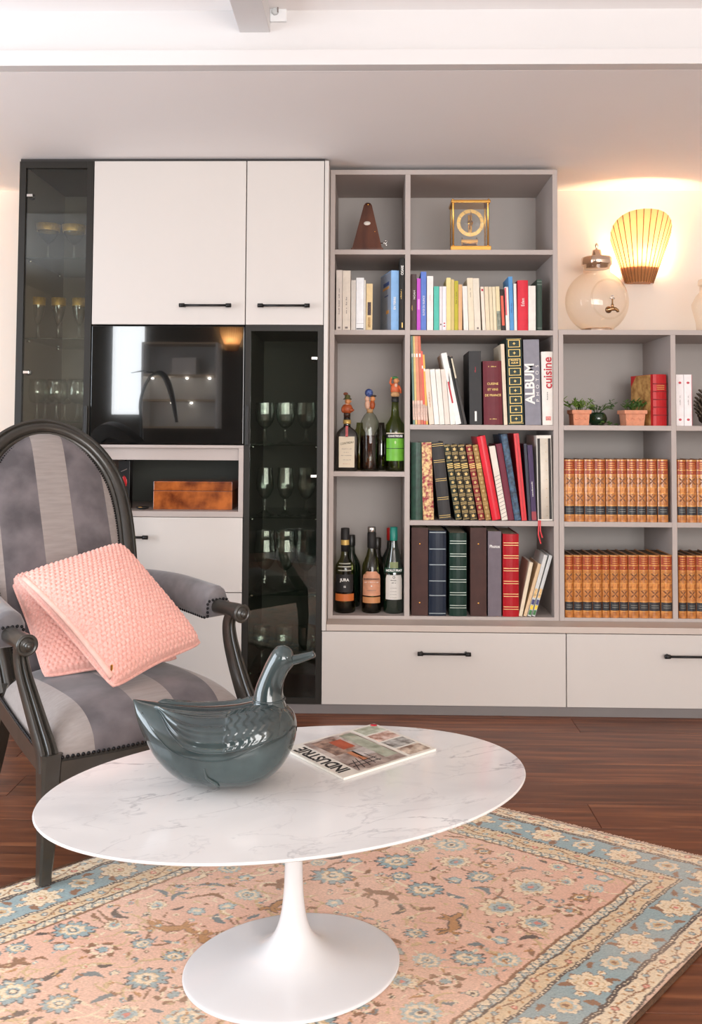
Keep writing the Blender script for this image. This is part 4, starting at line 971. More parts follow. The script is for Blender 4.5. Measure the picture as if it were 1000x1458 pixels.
for px, lb in ((512, 'dark amber bottle standing behind the clear decanter'), (543, 'dark brown bottle standing behind the green liqueur bottle')):
    t = thing('liqueur_bottle', lb, 'bottle', bloc(px, 664, YC2, SBOT), group='bottles with carved stoppers'); r = .036; h = .19
    lathe_part(t, [(r * .95, 0), (r, .005), (r, h * .62), (r * .8, h * .76), (r * .4, h * .88), (r * .36, h)], M_oliveglass if px < 520 else M_dkglass, 'bottle_glass')

# ================================================================== METRONOME, CLOCK
YM = F + .06
p = at(524, 355, YM); h = (355 - 283) * YM / FPX
M_mah = mat('mahogany', (70, 36, 24), .3, vscale=6, c2=(96, 54, 36), stretch=(4, 4, .6), coat=.4)
t = thing('metronome', 'dark wooden pyramid metronome on the top shelf', 'metronome', (p.x, YM, S1 + .0003), R(-4))
hw_ = .060
def pyr(z): return hw_ * (1 - z / h) + .013 * (z / h)
m = MB()
sec = [(0.008, pyr(.008)), (h * .93, pyr(h * .93)), (h * .98, .0105), (h, .005)]
m.grid(lambda u, v: ((-1, 1, 1, -1)[int(round(u * 4)) % 4] * sec[int(round(v * 3))][1], (-1, -1, 1, 1)[int(round(u * 4)) % 4] * sec[int(round(v * 3))][1] * .85, sec[int(round(v * 3))][0]), 4, 4, smooth=False, closed_u=True)
m.add([(-.005, -.00425, h), (.005, -.00425, h), (.005, .00425, h), (-.005, .00425, h)], [(0, 1, 2, 3)])
m.build('body', M_mah, t)
MB().box(-hw_ - .003, hw_ + .003, -hw_ * .87, hw_ * .87, 0, .009, b=.002).build('base', M_mah, t)
sl = math.atan2(hw_ * .85 - .011, h)
mo = Matrix.Translation((-.001, -pyr(h * .555) * .85 - .0004, h * .555)) @ Matrix.Rotation(R(90) - sl, 4, 'X')
MB().lathe([(.0135, 0), (.0135, .0009), (.0004, .0012)], 20, sx=1, sy=.62, M=mo).build('name_plate', mat('ivory_plate', (224, 216, 206), .4), t)
MB().lathe([(.004, 0), (.004, .002), (.0004, .003)], 12, M=Matrix.Translation((.001, -pyr(h * .95) * .85 - .0006, h * .95)) @ Matrix.Rotation(R(90) - sl, 4, 'X')).build('catch', M_brass, t)
m = MB(); m.tube([(hw_ * .8, -.01, .035), (hw_ + .016, -.012, .035)], .0022, 6); m.lathe([(.0065, -.001), (.0065, .001), (.003, .001), (.003, -.001), (.0065, -.001)], 12, M=Matrix.Translation((hw_ + .012, -.012, .041)) @ Matrix.Rotation(R(70), 4, 'X')); m.lathe([(.0065, -.001), (.0065, .001), (.003, .001), (.003, -.001), (.0065, -.001)], 12, M=Matrix.Translation((hw_ + .012, -.012, .029)) @ Matrix.Rotation(R(70), 4, 'X'))
m.build('winding_key', M_chrome, t)
MB().ball((hw_ * .5, -pyr(.075) * .85, .075), .0024, 8, 5).build('stud', M_brass, t)

YK = F + .065
p = at(668.5, 355, YK); h = (355 - 283) * YK / FPX
t = thing('mantel_clock', 'brass four-pillar mantel clock with open ring dial on the top shelf', 'clock', (p.x, YK, S1 + .0003))
wk, dk = .071, .05
M_dkbrass = mat('dark_brass', (120, 84, 44), .3, metal=.8)
MB().box(-wk - .008, wk + .008, -dk - .006, dk + .006, 0, .0175, b=.002).build('base', M_brass, t)
MB().box(-wk - .006, wk + .006, -dk - .005, dk + .005, h - .011, h, b=.002).build('top_plate', M_brass, t)
for x in (-1, 1):
    for yy in (-1, 1):
        MB().lathe([(.0052, .0175), (.0052, .021), (.0038, .023), (.0038, h - .016), (.0052, h - .014), (.0052, h - .011)], 12, (x * (wk - .003), yy * (dk - .003), 0)).build('pillar', M_brass, t)
        MB().ball((x * (wk - .001), yy * (dk), h + .001), .0042, 8, 6).build('finial', M_brass, t)
zc, ro = h * .56, .0535
yd = -dk + .016
ring = MB().lathe([(ro, 0), (ro, .004), (ro * .74, .004), (ro * .74, 0), (ro, 0)], 48, M=Matrix.Translation((0, yd, zc)) @ Matrix.Rotation(R(90), 4, 'X'), smooth=False).build('dial_ring', mat('satin_brass', (222, 180, 110), .32, metal=.9, var=.1, vscale=30), t)
for k in range(12):
    a = k * math.pi / 6
    MB().box(-.0019, .0019, -.0008, 0, -.0052, .0052, M=Matrix.Translation((ro * .87 * math.sin(a), yd - .0044, zc + ro * .87 * math.cos(a))) @ Matrix.Rotation(a, 4, 'Y')).build('hour_marker', mat('bright_brass', (250, 222, 168), .15, metal=1.0), ring)
MB().box(-.0016, .0016, -.001, 0, -.008, .043, M=Matrix.Translation((0, yd - .006, zc)) @ Matrix.Rotation(R(3), 4, 'Y')).build('minute_hand', M_dkbrass, t)
MB().box(-.002, .002, -.001, 0, -.006, .028, M=Matrix.Translation((0, yd - .0075, zc)) @ Matrix.Rotation(R(183), 4, 'Y')).build('hour_hand', M_dkbrass, t)
MB().box(-.008, .008, .0, .012, zc - .036, zc + .034, b=.002, M=Matrix.Translation((0, yd + .008, 0))).build('movement_plate', M_brass, t)
MB().lathe([(.0004, 0), (.011, 0), (.011, .006), (.0004, .006)], 20, M=Matrix.Translation((0, yd + .004, zc)) @ Matrix.Rotation(R(90), 4, 'X')).build('center_wheel', M_brass, t)
MB().box(-.033, .033, -.012, .012, .039, .052, b=.002).build('platform', M_brass, t)
for x in (-.029, .029):
    MB().tube([(x, 0, .0175), (x, 0, .062)], .0018, 6).build('platform_leg', M_brass, t)
MB().lathe([(.026, .03), (.028, .032), (.028, .036), (.004, .037)], 24).build('torsion_pendulum', M_brass, t)
for (x0, x1, y0_, y1_) in ((-wk + .003, wk - .003, -dk + .001, -dk + .0022), (-wk + .001, -wk + .0022, -dk + .004, dk - .004), (wk - .0022, wk - .001, -dk + .004, dk - .004)):
    MB().box(x0, x1, y0_, y1_, .0178, h - .0115).build('glass_panel', M_glass, t)
# ================================================================== WALL LAMPS
def veneer():
    m = bpy.data.materials.new('backlit_wood_veneer'); m.use_nodes = True; nt = m.node_tree
    nt.nodes.remove(nt.nodes['Principled BSDF']); out = nt.nodes['Material Output']
    tc = nt.nodes.new('ShaderNodeTexCoord'); mp = nt.nodes.new('ShaderNodeMapping'); mp.inputs['Scale'].default_value = (40, 40, 3)
    nz = nt.nodes.new('ShaderNodeTexNoise'); nz.inputs['Scale'].default_value = 3
    nt.links.new(tc.outputs['Object'], mp.inputs[0]); nt.links.new(mp.outputs[0], nz.inputs['Vector'])
    rp = nt.nodes.new('ShaderNodeValToRGB'); rp.color_ramp.elements[0].color = (*lin((248, 230, 200)), 1); rp.color_ramp.elements[1].color = (*lin((254, 242, 220)), 1)
    nt.links.new(nz.outputs['Fac'], rp.inputs[0])
    d = nt.nodes.new('ShaderNodeBsdfDiffuse'); d.inputs[0].default_value = (*lin((214, 156, 108)), 1); tr = nt.nodes.new('ShaderNodeBsdfTranslucent'); mx = nt.nodes.new('ShaderNodeMixShader'); mx.inputs[0].default_value = 0.6
    nt.links.new(rp.outputs[0], tr.inputs[0]); nt.links.new(d.outputs[0], mx.inputs[1]); nt.links.new(tr.outputs[0], mx.inputs[2]); nt.links.new(mx.outputs[0], out.inputs[0])
    return m
M_veneer = veneer()
M_lampwood = mat('lamp_base_wood', (204, 140, 94), .5, var=.12, vscale=20, stretch=(4, 4, .4))
M_rib = mat('lamp_rib_wood', (138, 90, 54), .6)
M_bulb = emit('lamp_bulb', (255, 222, 172), 200.0)
def sconce(loc, rotz, label, s=1.0, strength=None, nsl=15):
    t = thing('wall_lamp', label, 'lamp', loc, rotz, group='fan-shaped wall lamps')
    def rad(v): return (.058 + .100 * v ** .95) * s
    def ztop(u): return (.292 - .105 * abs(u) ** 2.2) * s
    def pt(u, v, off=0.0):
        ph = u * R(82); z = v * ztop(u); r_ = rad(z / (.292 * s)) + off
        return (r_ * math.sin(ph), -r_ * math.cos(ph) * .8 - .012, z)
    for i in range(nsl):
        u0, u1 = -1 + 2 * i / nsl + .004, -1 + 2 * (i + 1) / nsl - .004
        m = MB(); nv = 9
        v = [pt(u0 + (u1 - u0) * a, j / (nv - 1), o_) for o_ in (0, .0016 * s) for j in range(nv) for a in (0, 1)]
        f = [(2 * j, 2 * j + 1, 2 * j + 3, 2 * j + 2) for j in range(nv - 1)]
        k = 2 * nv
        f += [(k + 2 * j, k + 2 * j + 2, k + 2 * j + 3, k + 2 * j + 1) for j in range(nv - 1)]
        f += [(2 * j, 2 * j + 2, k + 2 * j + 2, k + 2 * j) for j in range(nv - 1)] + [(2 * j + 1, k + 2 * j + 1, k + 2 * j + 3, 2 * j + 3) for j in range(nv - 1)]
        f += [(0, k, k + 1, 1), (2 * nv - 2, 2 * nv - 1, k + 2 * nv - 1, k + 2 * nv - 2)]
        m.add(v, f); m.build('slat', M_veneer, t)
    for i in range(nsl + 1):                                  # thin wooden ribs along the slat joints
        u0 = -1 + 2 * i / nsl; pth = [Vector(pt(u0, j / 8, .0012 * s)) for j in range(9)]
        MB().tube(pth, .0017 * s, 5).build('rib', M_rib, t)
    # solid wooden cup low inside the slats and the wall plate
    m = MB(); hz = .066 * s
    n = 14
    sec_ = []
    for z in (.002, hz):
        r_ = rad(z / (.292 * s)) - .0025
        sec_.append([(r_ * math.sin(R(82) * (2 * i / n - 1)), -r_ * math.cos(R(82) * (2 * i / n - 1)) * .8 - .012, z) for i in range(n + 1)])
    v = sec_[0] + sec_[1]; q = n + 1
    m.add(v, [(i, i + 1, i + 1 + q, i + q) for i in range(n)] + [tuple(range(q))[::-1], tuple(range(q, 2 * q)), (0, q, 2 * q - 1, n)])
    m.build('cup', M_lampwood, t)
    MB().box(-.05 * s, .05 * s, -.012, -.0005, .0, .15 * s, b=.002).build('wall_plate', M_lampwood, t)
    MB().lathe([(.0004, hz), (.012 * s, hz), (.012 * s, hz + .02 * s)], 12, (0, -.05 * s, 0)).build('socket', M_ink, t)
    MB().ball((0, -.05 * s, hz + .048 * s), .026 * s, 16, 10, (1, 1, 1.15)).build('bulb', M_bulb, t)
    return t
p = at(917.5, 400, 3.66)
sconce((p.x, W, p.z), 0, 'lit fan-shaped wooden slat wall lamp above the leather volumes')
sconce((-1.95, W, p.z), 0, 'lit fan-shaped wall lamp on the same wall, left of the glass cabinet')
sconce((-1.42, YR + .0, 1.86), math.pi, 'lit fan-shaped wall lamp on the rear wall, mirrored in the dark screen')

# ================================================================== GLASS DISPENSERS
M_dglass = glass('dispenser_glass', (.99, .985, .97), 1.42, edge=(.84, .70, .52))
YD = 3.55
p = at(850.5, 470, 3.49)
t = thing('glass_dispenser', 'round glass drink dispenser with metal lid and tap, beside the lit lamp', 'dispenser', (p.x * YD / 3.49, YD, UT + .0003), R(17))
sR, sy_, zc = .1325, .8, .133
lathe_part(t, [(.066, 0), (.0685, .003), (.0685, .019), (.066, .022), (.05, .023)], mat('rosy_chrome', (226, 205, 186), .14, metal=1.0), 'base_ring', 40)
th0, th1 = R(-62), R(66)
prof = [(sR * math.cos(th0 + (th1 - th0) * i / 28), zc + sR * .97 * math.sin(th0 + (th1 - th0) * i / 28)) for i in range(29)]
prof += [(.0535, prof[-1][1] + .006), (.0525, prof[-1][1] + .02), (.0555, prof[-1][1] + .026), (.0545, prof[-1][1] + .030)]
m = MB()
n_ = 48
def prof_s(i, k):
    r_, z_ = prof[k]; f_ = sy_ if k < 26 else (sy_ + (1 - sy_) * min(1, (k - 25) / 3))
    a = 2 * math.pi * i / n_
    return (r_ * math.cos(a), r_ * math.sin(a) * f_, z_)
m.grid(lambda u, v: prof_s(int(round(u * n_)) % n_, int(round(v * (len(prof) - 1)))), n_, len(prof), closed_u=True)
inn = MB(); inn.grid(lambda u, v: tuple(c_ * .965 if j_ < 2 else c_ for j_, c_ in enumerate(prof_s(int(round(u * n_)) % n_, int(round(v * (len(prof) - 1)))))), n_, len(prof), closed_u=True)
m.build('globe', M_dglass, t)
yf = -sy_ * math.sqrt(sR ** 2 - .076 ** 2) - .001
MB().tube([(.078 * math.cos(a * math.pi / 20), yf, zc + .078 * math.sin(a * math.pi / 20)) for a in range(40)], .0032, 8, closed=True).build('front_rim', M_dglass, t)
zl = prof[-1][1]
lathe_part(t, [(.050, zl - .012), (.051, zl), (.0585, zl + .001), (.0605, zl + .004), (.0605, zl + .030), (.0575, zl + .034), (.022, zl + .036), (.0205, zl + .04), (.0165, zl + .064), (.013, zl + .066), (.004, zl + .069), (.0038, zl + .075), (.0065, zl + .081), (.006, zl + .087), (.002, zl + .094)], mat('rosy_chrome', (226, 205, 186), .14, metal=1.0), 'lid', 36)
tap = MB()
zt_, xt_ = zc - .044, -.004
tap.lathe([(.0004, 0), (.0135, 0), (.0135, .006), (.007, .01), (.007, .04), (.0004, .04)], 16, M=Matrix.Translation((xt_, yf, zt_)) @ Matrix.Rotation(R(90), 4, 'X'))
tap.tube([(xt_, yf - .03, zt_), (xt_ + .012, yf - .034, zt_), (xt_ + .02, yf - .036, zt_ - .006), (xt_ + .021, yf - .036, zt_ - .013)], [.0075, .007, .0062, .0056], 10)
tap.lathe([(.006, 0), (.0055, .012), (.003, .016), (.003, .034)], 12, (xt_ + .002, yf - .028, zt_ + .005)); tp = tap.build('tap', mat('antique_metal', (176, 140, 100), .25, metal=1.0), t)
MB().tube([(xt_ - .008, yf - .028, zt_ + .042), (xt_ + .012, yf - .028, zt_ + .042)], .0032, 8).build('tap_lever', M_chrome, tp); MB().lathe([(.0075, -.0015), (.0075, .0015), (.0035, .0015), (.0035, -.0015), (.0075, -.0015)], 14, M=Matrix.Translation((xt_ + .002, yf - .028, zt_ + .048)) @ Matrix.Rotation(R(80), 4, 'X')).build('tap_ring', M_chrome, tp)
p = at(1025, 470, 3.49)
t = thing('glass_jar', 'tall glass jar cut off by the right edge of the photo', 'jar', (p.x * YD / 3.49, YD, UT + .0003))
lathe_part(t, [(.082, 0), (.086, .004), (.09, .05), (.105, .11), (.107, .125), (.09, .16), (.075, .175), (.074, .2), (.078, .203)], M_dglass, 'jar_body', 40)
lathe_part(t, [(.079, .203), (.081, .208), (.081, .224), (.05, .232), (.014, .245), (.014, .262), (.02, .268), (.014, .28)], M_dglass, 'lid', 36)

# ================================================================== PLANTS AND SMALL THINGS ON THE PLANT SHELF
M_terra = mat('terracotta', (214, 144, 112), .75, var=.08, vscale=60, bump=.2, bscale=120)
M_soil = mat('soil', (50, 36, 26), .9, var=.3, vscale=150)
M_leaf = mat('succulent_leaf', (76, 112, 40), .45, vscale=30, c2=(132, 156, 66)); M_leafd = mat('dark_leaf', (44, 76, 32), .45, vscale=30, c2=(86, 116, 46))
def leaf(m, base, d, L, wd, droop=.3):
    d = Vector(d).normalized(); sd = d.cross(Vector((0, 0, 1)));
    if sd.length < .1: sd = Vector((1, 0, 0))
    sd.normalize(); up = sd.cross(d); b0 = Vector(base)
    pts = []
    for i in range(5):
        s_ = i / 4; c_ = b0 + d * L * s_ - Vector((0, 0, 1)) * droop * L * s_ * s_; w_ = wd * math.sin(math.pi * min(.98, .15 + .8 * s_)) * (1 - .3 * s_)
        pts.append((c_ - sd * w_, c_ + up * wd * .35, c_ + sd * w_, c_ - up * wd * .3))
    v = [tuple(q) for r_ in pts for q in r_]
    f = [(4 * i + k, 4 * i + (k + 1) % 4, 4 * i + 4 + (k + 1) % 4, 4 * i + 4 + k) for i in range(4) for k in range(4)] + [(3, 2, 1, 0), (16, 17, 18, 19)]
    m.add(v, f, True)
def potted(px, py, Y, wpx, label, seed, spread):
    p = at(px, py, Y); w_ = wpx * Y / FPX / 2; h = 21.5 * Y / FPX
    t = thing('potted_succulent', label, 'plant', (p.x, Y, T3 + .0003), R(3), group='potted succulents')
    def ring(k, z): return [(-k, -k, z), (k, -k, z), (k, k, z), (-k, k, z)]
    secs = [(w_ * .78, 0), (w_ * .86, h * .74), (w_ * .98, h * .76), (w_, h * .84), (w_, h), (w_ * .88, h), (w_ * .84, h * .86)]
    v = [q for k, z in secs for q in ring(k, z)]
    f = [(4 * i + k, 4 * i + (k + 1) % 4, 4 * i + 4 + (k + 1) % 4, 4 * i + 4 + k) for i in range(len(secs) - 1) for k in range(4)] + [(3, 2, 1, 0)]
    MB().add(v, f).build('pot', M_terra, t)
    MB().box(-w_ * .84, w_ * .84, -w_ * .84, w_ * .84, h * .7, h * .88).build('soil', M_soil, t)
    for k in range(3):
        xx = (k - 1) * w_ * .5
        MB().tube([(xx - w_ * .2, -w_ * .835, h * .5), (xx - w_ * .1, -w_ * .835, h * .38), (xx + w_ * .1, -w_ * .835, h * .38), (xx + w_ * .2, -w_ * .835, h * .5)], .0022, 6).build('relief_swag', M_terra, t)
    rg = random.Random(seed); fm = MB(); sm_ = MB()
    for i in range(16):
        a = rg.random() * 2 * math.pi; r0 = rg.random() * w_ * .7; b0 = Vector((r0 * math.cos(a), r0 * math.sin(a), h * .88))
        tip = b0 + Vector((math.cos(a) * spread * (.3 + rg.random()), math.sin(a) * spread * .6 * rg.random(), .018 + .03 * rg.random() - .012 * (rg.random() < .3)))
        sm_.tube([b0, b0.lerp(tip, .5) + Vector((0, 0, .012)), tip], .0011, 5)
        for j in range(7):
            aa = rg.random() * 2 * math.pi; q = b0.lerp(tip, .35 + .65 * j / 6) + Vector((0, 0, .008 * (1 - j / 6)))
            leaf(fm, q, (math.cos(aa), math.sin(aa), .5 + .8 * rg.random()), .015 + .012 * rg.random(), .0040, .2)
    sm_.build('stems', M_leafd, t); fo = fm.build('foliage', M_leaf if seed % 2 else M_leafd, t); fo['kind'] = 'stuff'
    return t
potted(825, 604, 3.44, 27, 'trailing green succulent in small square terracotta pot, at the left', 3, .038)
potted(900.5, 604, 3.44, 32, 'compact spiky succulent in square terracotta pot beside the red book', 4, .022)
p = at(852, 603, 3.49); t = thing('trailing_plant', 'trailing plant in round dark green glazed pot behind the terracotta pot', 'plant', (p.x, 3.50, T3 + .0003))
lathe_part(t, [(.022, 0), (.034, .012), (.038, .028), (.033, .044), (.026, .052)], mat('dark_green_glaze', (22, 50, 28), .15, coat=.6), 'pot', 24)
rg = random.Random(9); fm = MB(); sm_ = MB()
for i in range(12):
    a = -1.9 + 3.8 * rg.random(); tip = Vector((.05 * math.sin(a) + .012, -.02 - .015 * rg.random(), .055 + .04 * rg.random()))
    b0 = Vector((.01 * math.sin(a), 0, .05)); sm_.tube([b0, b0.lerp(tip, .5) + Vector((0, 0, .014)), tip], .0011, 5)
    for j in range(7): leaf(fm, b0.lerp(tip, .3 + .7 * j / 6) + Vector((0, 0, .008)), (rg.uniform(-1, 1), rg.uniform(-1, .4), rg.random()), .016, .003, .25)
for i in range(8):
    a = rg.random(); q = Vector((-.01 + .07 * a, -.038 - .01 * rg.random(), .004 + .016 * rg.random() * (1 - a)))
    for j in range(5): leaf(fm, q, (rg.uniform(.2, 1), rg.uniform(-1, .3), rg.uniform(-.05, .4)), .015, .0032, .1)
sm_.build('stems', M_leafd, t); fo = fm.build('foliage', M_leafd, t); fo['kind'] = 'stuff'
p = at(1012, 606, 3.46); t = thing('pine_cone', 'large dark brown pine cone at the right edge beside white paperbacks', 'pine cone', (p.x, 3.46, T3 + .0003))
lathe_part(t, [(.02, 0), (.042, .02), (.05, .06), (.04, .105), (.018, .14)], mat('cone_core', (58, 46, 36), .8), 'core', 16)
cm_ = MB()
for j in range(9):
    z = .012 + j * .0145; r_ = .05 * math.sin(math.pi * (.16 + .66 * j / 8)) + .006
    for i in range(14):
        a = 2 * math.pi * (i + .5 * (j % 2)) / 14
        leaf(cm_, (r_ * .8 * math.cos(a), r_ * .8 * math.sin(a), z), (math.cos(a), math.sin(a), .7), .02, .0085, -.2)
so_ = cm_.build('scales', mat('cone_scales', (96, 84, 70), .75, var=.25, vscale=60), t); so_['kind'] = 'stuff'

# ================================================================== NICHE CONTENTS
YN = N + .07
p0, p1 = at(218, 731, YN), at(331, 686, YN)
M_burl = mat('burl_walnut', (96, 40, 14), .22, vscale=14, c2=(190, 104, 44), detail=8, coat=.6)
t = thing('burl_box', 'polished reddish burl wood box with lid in the niche', 'box', ((p0.x + p1.x) / 2, YN, zsf + .0003)); hw2 = (p1.x - p0.x) / 2; hb = p1.z - zsf
MB().box(-hw2, hw2, 0, .16, 0, hb * .655, b=.0015).build('body', M_burl, t); MB().box(-hw2, hw2, 0, .16, hb * .667, hb, b=.0025).build('lid', M_burl, t)
MB().box(-hw2 + .002, hw2 - .002, .002, .158, hb * .655, hb * .667).build('lid_gap', M_dkb, t)
p = at(176, 728, YN + .01); t = thing('bottle_box', 'narrow black bottle carton with red drop emblem in the niche', 'box', (p.x, YN + .01, zsf + .0003)); hb2 = at(176, 656, YN).z - zsf
MB().box(-.0215, .0215, 0, .045, 0, hb2, b=.0012).build('carton', mat('black_carton', (22, 20, 20), .3), t)
MB().lathe([(.0004, -.022), (.010, -.014), (.0125, -.002), (.011, .01), (.006, .02), (.0004, .026)], 16, (0, -.0002, hb2 * .55), 1, .1).build('red_drop', mat('red_foil', (176, 24, 28), .3), t)
MB().box(-.014, .012, -.0007, 0, -.0012, .0012, M=Matrix.Translation((0, 0, hb2 * .8)) @ Matrix.Rotation(R(-24), 4, 'Y')).build('printed_stroke', M_inkgrey, t)
for z_ in (.36, .24, .20, .16, .1): lettering('~8', .006, t, (0, -.0005, hb2 * z_), M_inkgrey)
MB().tube([(0, .02, hb2), (0, .02, hb2 + .006)], .004, 8).build('top_tab', M_chrome, t)
p = at(203, 727, YN); t = thing('trinket_dish', 'tiny brass-rimmed black trinket dish on the niche floor', 'dish', (p.x, YN, zsf + .0003))
lathe_part(t, [(.012, 0), (.022, .004), (.026, .009), (.024, .009), (.012, .003)], M_ink, 'dish', 24); MB().ball((-.008, -.004, .0075), .007, 10, 6, (1.5, .9, .5)).build('brass_trinket', M_brass, t)
# ================================================================== ARMCHAIR
CH = Vector((-0.529, 2.216, 0)); CR = R(40)
M_ebony = mat('ebonised_wood', (50, 47, 42), .3, var=.15, vscale=12, coat=.25, bump=.05, bscale=90)
M_nail = mat('black_nail', (30, 30, 32), .22, metal=.7)
def velvet():
    m, nt, p = new_mat('striped_velvet')
    tc = nt.nodes.new('ShaderNodeTexCoord'); sp = nt.nodes.new('ShaderNodeSeparateXYZ'); nt.links.new(tc.outputs['Object'], sp.inputs[0])
    ab = nt.nodes.new('ShaderNodeMath'); ab.operation = 'ABSOLUTE'; nt.links.new(sp.outputs[0], ab.inputs[0])
    su = nt.nodes.new('ShaderNodeMath'); su.operation = 'SUBTRACT'; su.inputs[1].default_value = 0.112; nt.links.new(ab.outputs[0], su.inputs[0])
    a2 = nt.nodes.new('ShaderNodeMath'); a2.operation = 'ABSOLUTE'; nt.links.new(su.outputs[0], a2.inputs[0])
    st = nt.nodes.new('ShaderNodeMath'); st.operation = 'LESS_THAN'; st.inputs[1].default_value = 0.061; nt.links.new(a2.outputs[0], st.inputs[0])
    nz = nt.nodes.new('ShaderNodeTexNoise'); nz.inputs['Scale'].default_value = 14; nz.inputs['Detail'].default_value = 6
    n2 = nt.nodes.new('ShaderNodeTexNoise'); n2.inputs['Scale'].default_value = 9; n2.inputs['Detail'].default_value = 5
    mp = nt.nodes.new('ShaderNodeMapping'); mp.inputs['Scale'].default_value = (1, 8, 8); nt.links.new(tc.outputs['Object'], mp.inputs[0]); nt.links.new(mp.outputs[0], nz.inputs['Vector'])
    nt.links.new(tc.outputs['Object'], n2.inputs['Vector'])
    r1_ = nt.nodes.new('ShaderNodeValToRGB'); e = r1_.color_ramp.elements; e[0].position, e[1].position = .36, .66; e[0].color = (*lin((82, 77, 80)), 1); e[1].color = (*lin((118, 111, 114)), 1)
    r2_ = nt.nodes.new('ShaderNodeValToRGB'); e = r2_.color_ramp.elements; e[0].position, e[1].position = .36, .66; e[0].color = (*lin((146, 137, 133)), 1); e[1].color = (*lin((156, 147, 143)), 1)
    nt.links.new(n2.outputs['Fac'], r1_.inputs[0]); nt.links.new(nz.outputs['Fac'], r2_.inputs[0])
    mx = nt.nodes.new('ShaderNodeMix'); mx.data_type = 'RGBA'; nt.links.new(st.outputs[0], mx.inputs[0]); nt.links.new(r2_.outputs[0], mx.inputs[6]); nt.links.new(r1_.outputs[0], mx.inputs[7])
    nt.links.new(mx.outputs[2], p.inputs['Base Color'])
    p.inputs['Roughness'].default_value = .8; p.inputs['Sheen Weight'].default_value = .35; p.inputs['Sheen Roughness'].default_value = .4
    bp = nt.nodes.new('ShaderNodeBump'); bp.inputs['Strength'].default_value = .12; bp.inputs['Distance'].default_value = .003; nt.links.new(n2.outputs['Fac'], bp.inputs['Height']); nt.links.new(bp.outputs[0], p.inputs['Normal'])
    return m
M_velvet = velvet()
M_velvet_plain = mat('grey_velvet', (94, 90, 93), .8, vscale=12, c2=(124, 119, 121), sheen=.35, bump=.1, bscale=40)
ch = thing('armchair', 'grey striped velvet armchair with carved black frame and curved arms', 'armchair', CH, CR)
RC = R(22.6); cb, sb = math.cos(RC), math.sin(RC)
def bp_(a, b_, n=0.0): return (a, .558 + sb * b_ - cb * n, .30 + cb * b_ + sb * n)
OUT = [(-.005, .188), (.05, .192), (.12, .20), (.22, .214), (.34, .228), (.46, .236), (.55, .234), (.62, .222), (.68, .198), (.73, .165), (.765, .128), (.79, .088), (.806, .045)]
def catmull(P, n=4, closed=False):
    P = [Vector(p) for p in P]; o = []
    for i in range(len(P) - 1):
        p0, p1, p2, p3 = P[max(i - 1, 0)], P[i], P[i + 1], P[min(i + 2, len(P) - 1)]
        for k in range(n):
            t_ = k / n
            o.append(.5 * ((2 * p1) + (p2 - p0) * t_ + (2 * p0 - 5 * p1 + 4 * p2 - p3) * t_ ** 2 + (3 * p1 - p0 - 3 * p2 + p3) * t_ ** 3))
    return o + [P[-1]]
rim = [(w_, b_, 0) for b_, w_ in OUT] + [(0, .812, 0)] + [(-w_, b_, 0) for b_, w_ in OUT[::-1]]
rim = catmull(rim, 3)
prof_f = [(1.28 * x_, 1.15 * y_) for x_, y_ in [(-.024, -.02), (-.025, .004), (-.021, .012), (-.015, .014), (-.012, .009), (-.007, .016), (.002, .02), (.010, .016), (.013, .010), (.017, .014), (.023, .011), (.025, .002), (.024, -.02)]]
path = [bp_(q.x, q.y) for q in rim]
o = MB().sweep(path, prof_f, (0, -cb, sb)).build('back_frame', M_ebony, ch); smooth_by_angle(o, 50)
o = MB().sweep([bp_(-.19, 0), bp_(0, -.005), bp_(.19, 0)], prof_f, (0, -cb, sb)).build('back_rail', M_ebony, ch)
def whalf(b_):
    for (b0, w0), (b1, w1) in zip(OUT, OUT[1:]):
        if b0 <= b_ <= b1: return w0 + (w1 - w0) * (b_ - b0) / (b1 - b0)
    return .045 * math.sqrt(max(0, (.812 - b_) / .006)) if b_ > .806 else .188
def backpad(sgn, bulge):
    def fn(u, v):
        b_ = .015 + (.79 - .015) * (1 - (1 - v) ** 1.5)
        w_ = max(.004, whalf(min(b_ + .012, .811)) - .022); uu = 2 * u - 1
        n = bulge * (max(0, 1 - abs(uu) ** 2.6)) ** .6 * (max(0, 1 - abs(2 * v - 1) ** 4)) ** .6
        return bp_(uu * w_, b_, sgn * (n + .003))
    return fn
MB().grid(backpad(1, .034), 40, 40).build('backrest', M_velvet, ch)
MB().grid(backpad(-1, .012), 20, 20).build('back_cover', M_velvet_plain, ch)
# nail rows
def nails(P, name='nail_trim', r_=.0046, gap=.0118, parent=ch):
    P = [Vector(p) for p in P]; m = MB(); acc = 0.0; last = P[0]
    m.ball(last, r_, 7, 5)
    for a, b_ in zip(P, P[1:]):
        L = (b_ - a).length; d = gap - acc
        while d <= L:
            m.ball(a.lerp(b_, d / L), r_, 7, 5); d += gap
        acc = L - (d - gap)
    o = m.build(name, M_nail, parent); o['kind'] = 'stuff'; return o
nails([bp_(q.x * .865, q.y * .96, .014) for q in rim[2:-2]], r_=.0034, gap=.0085)
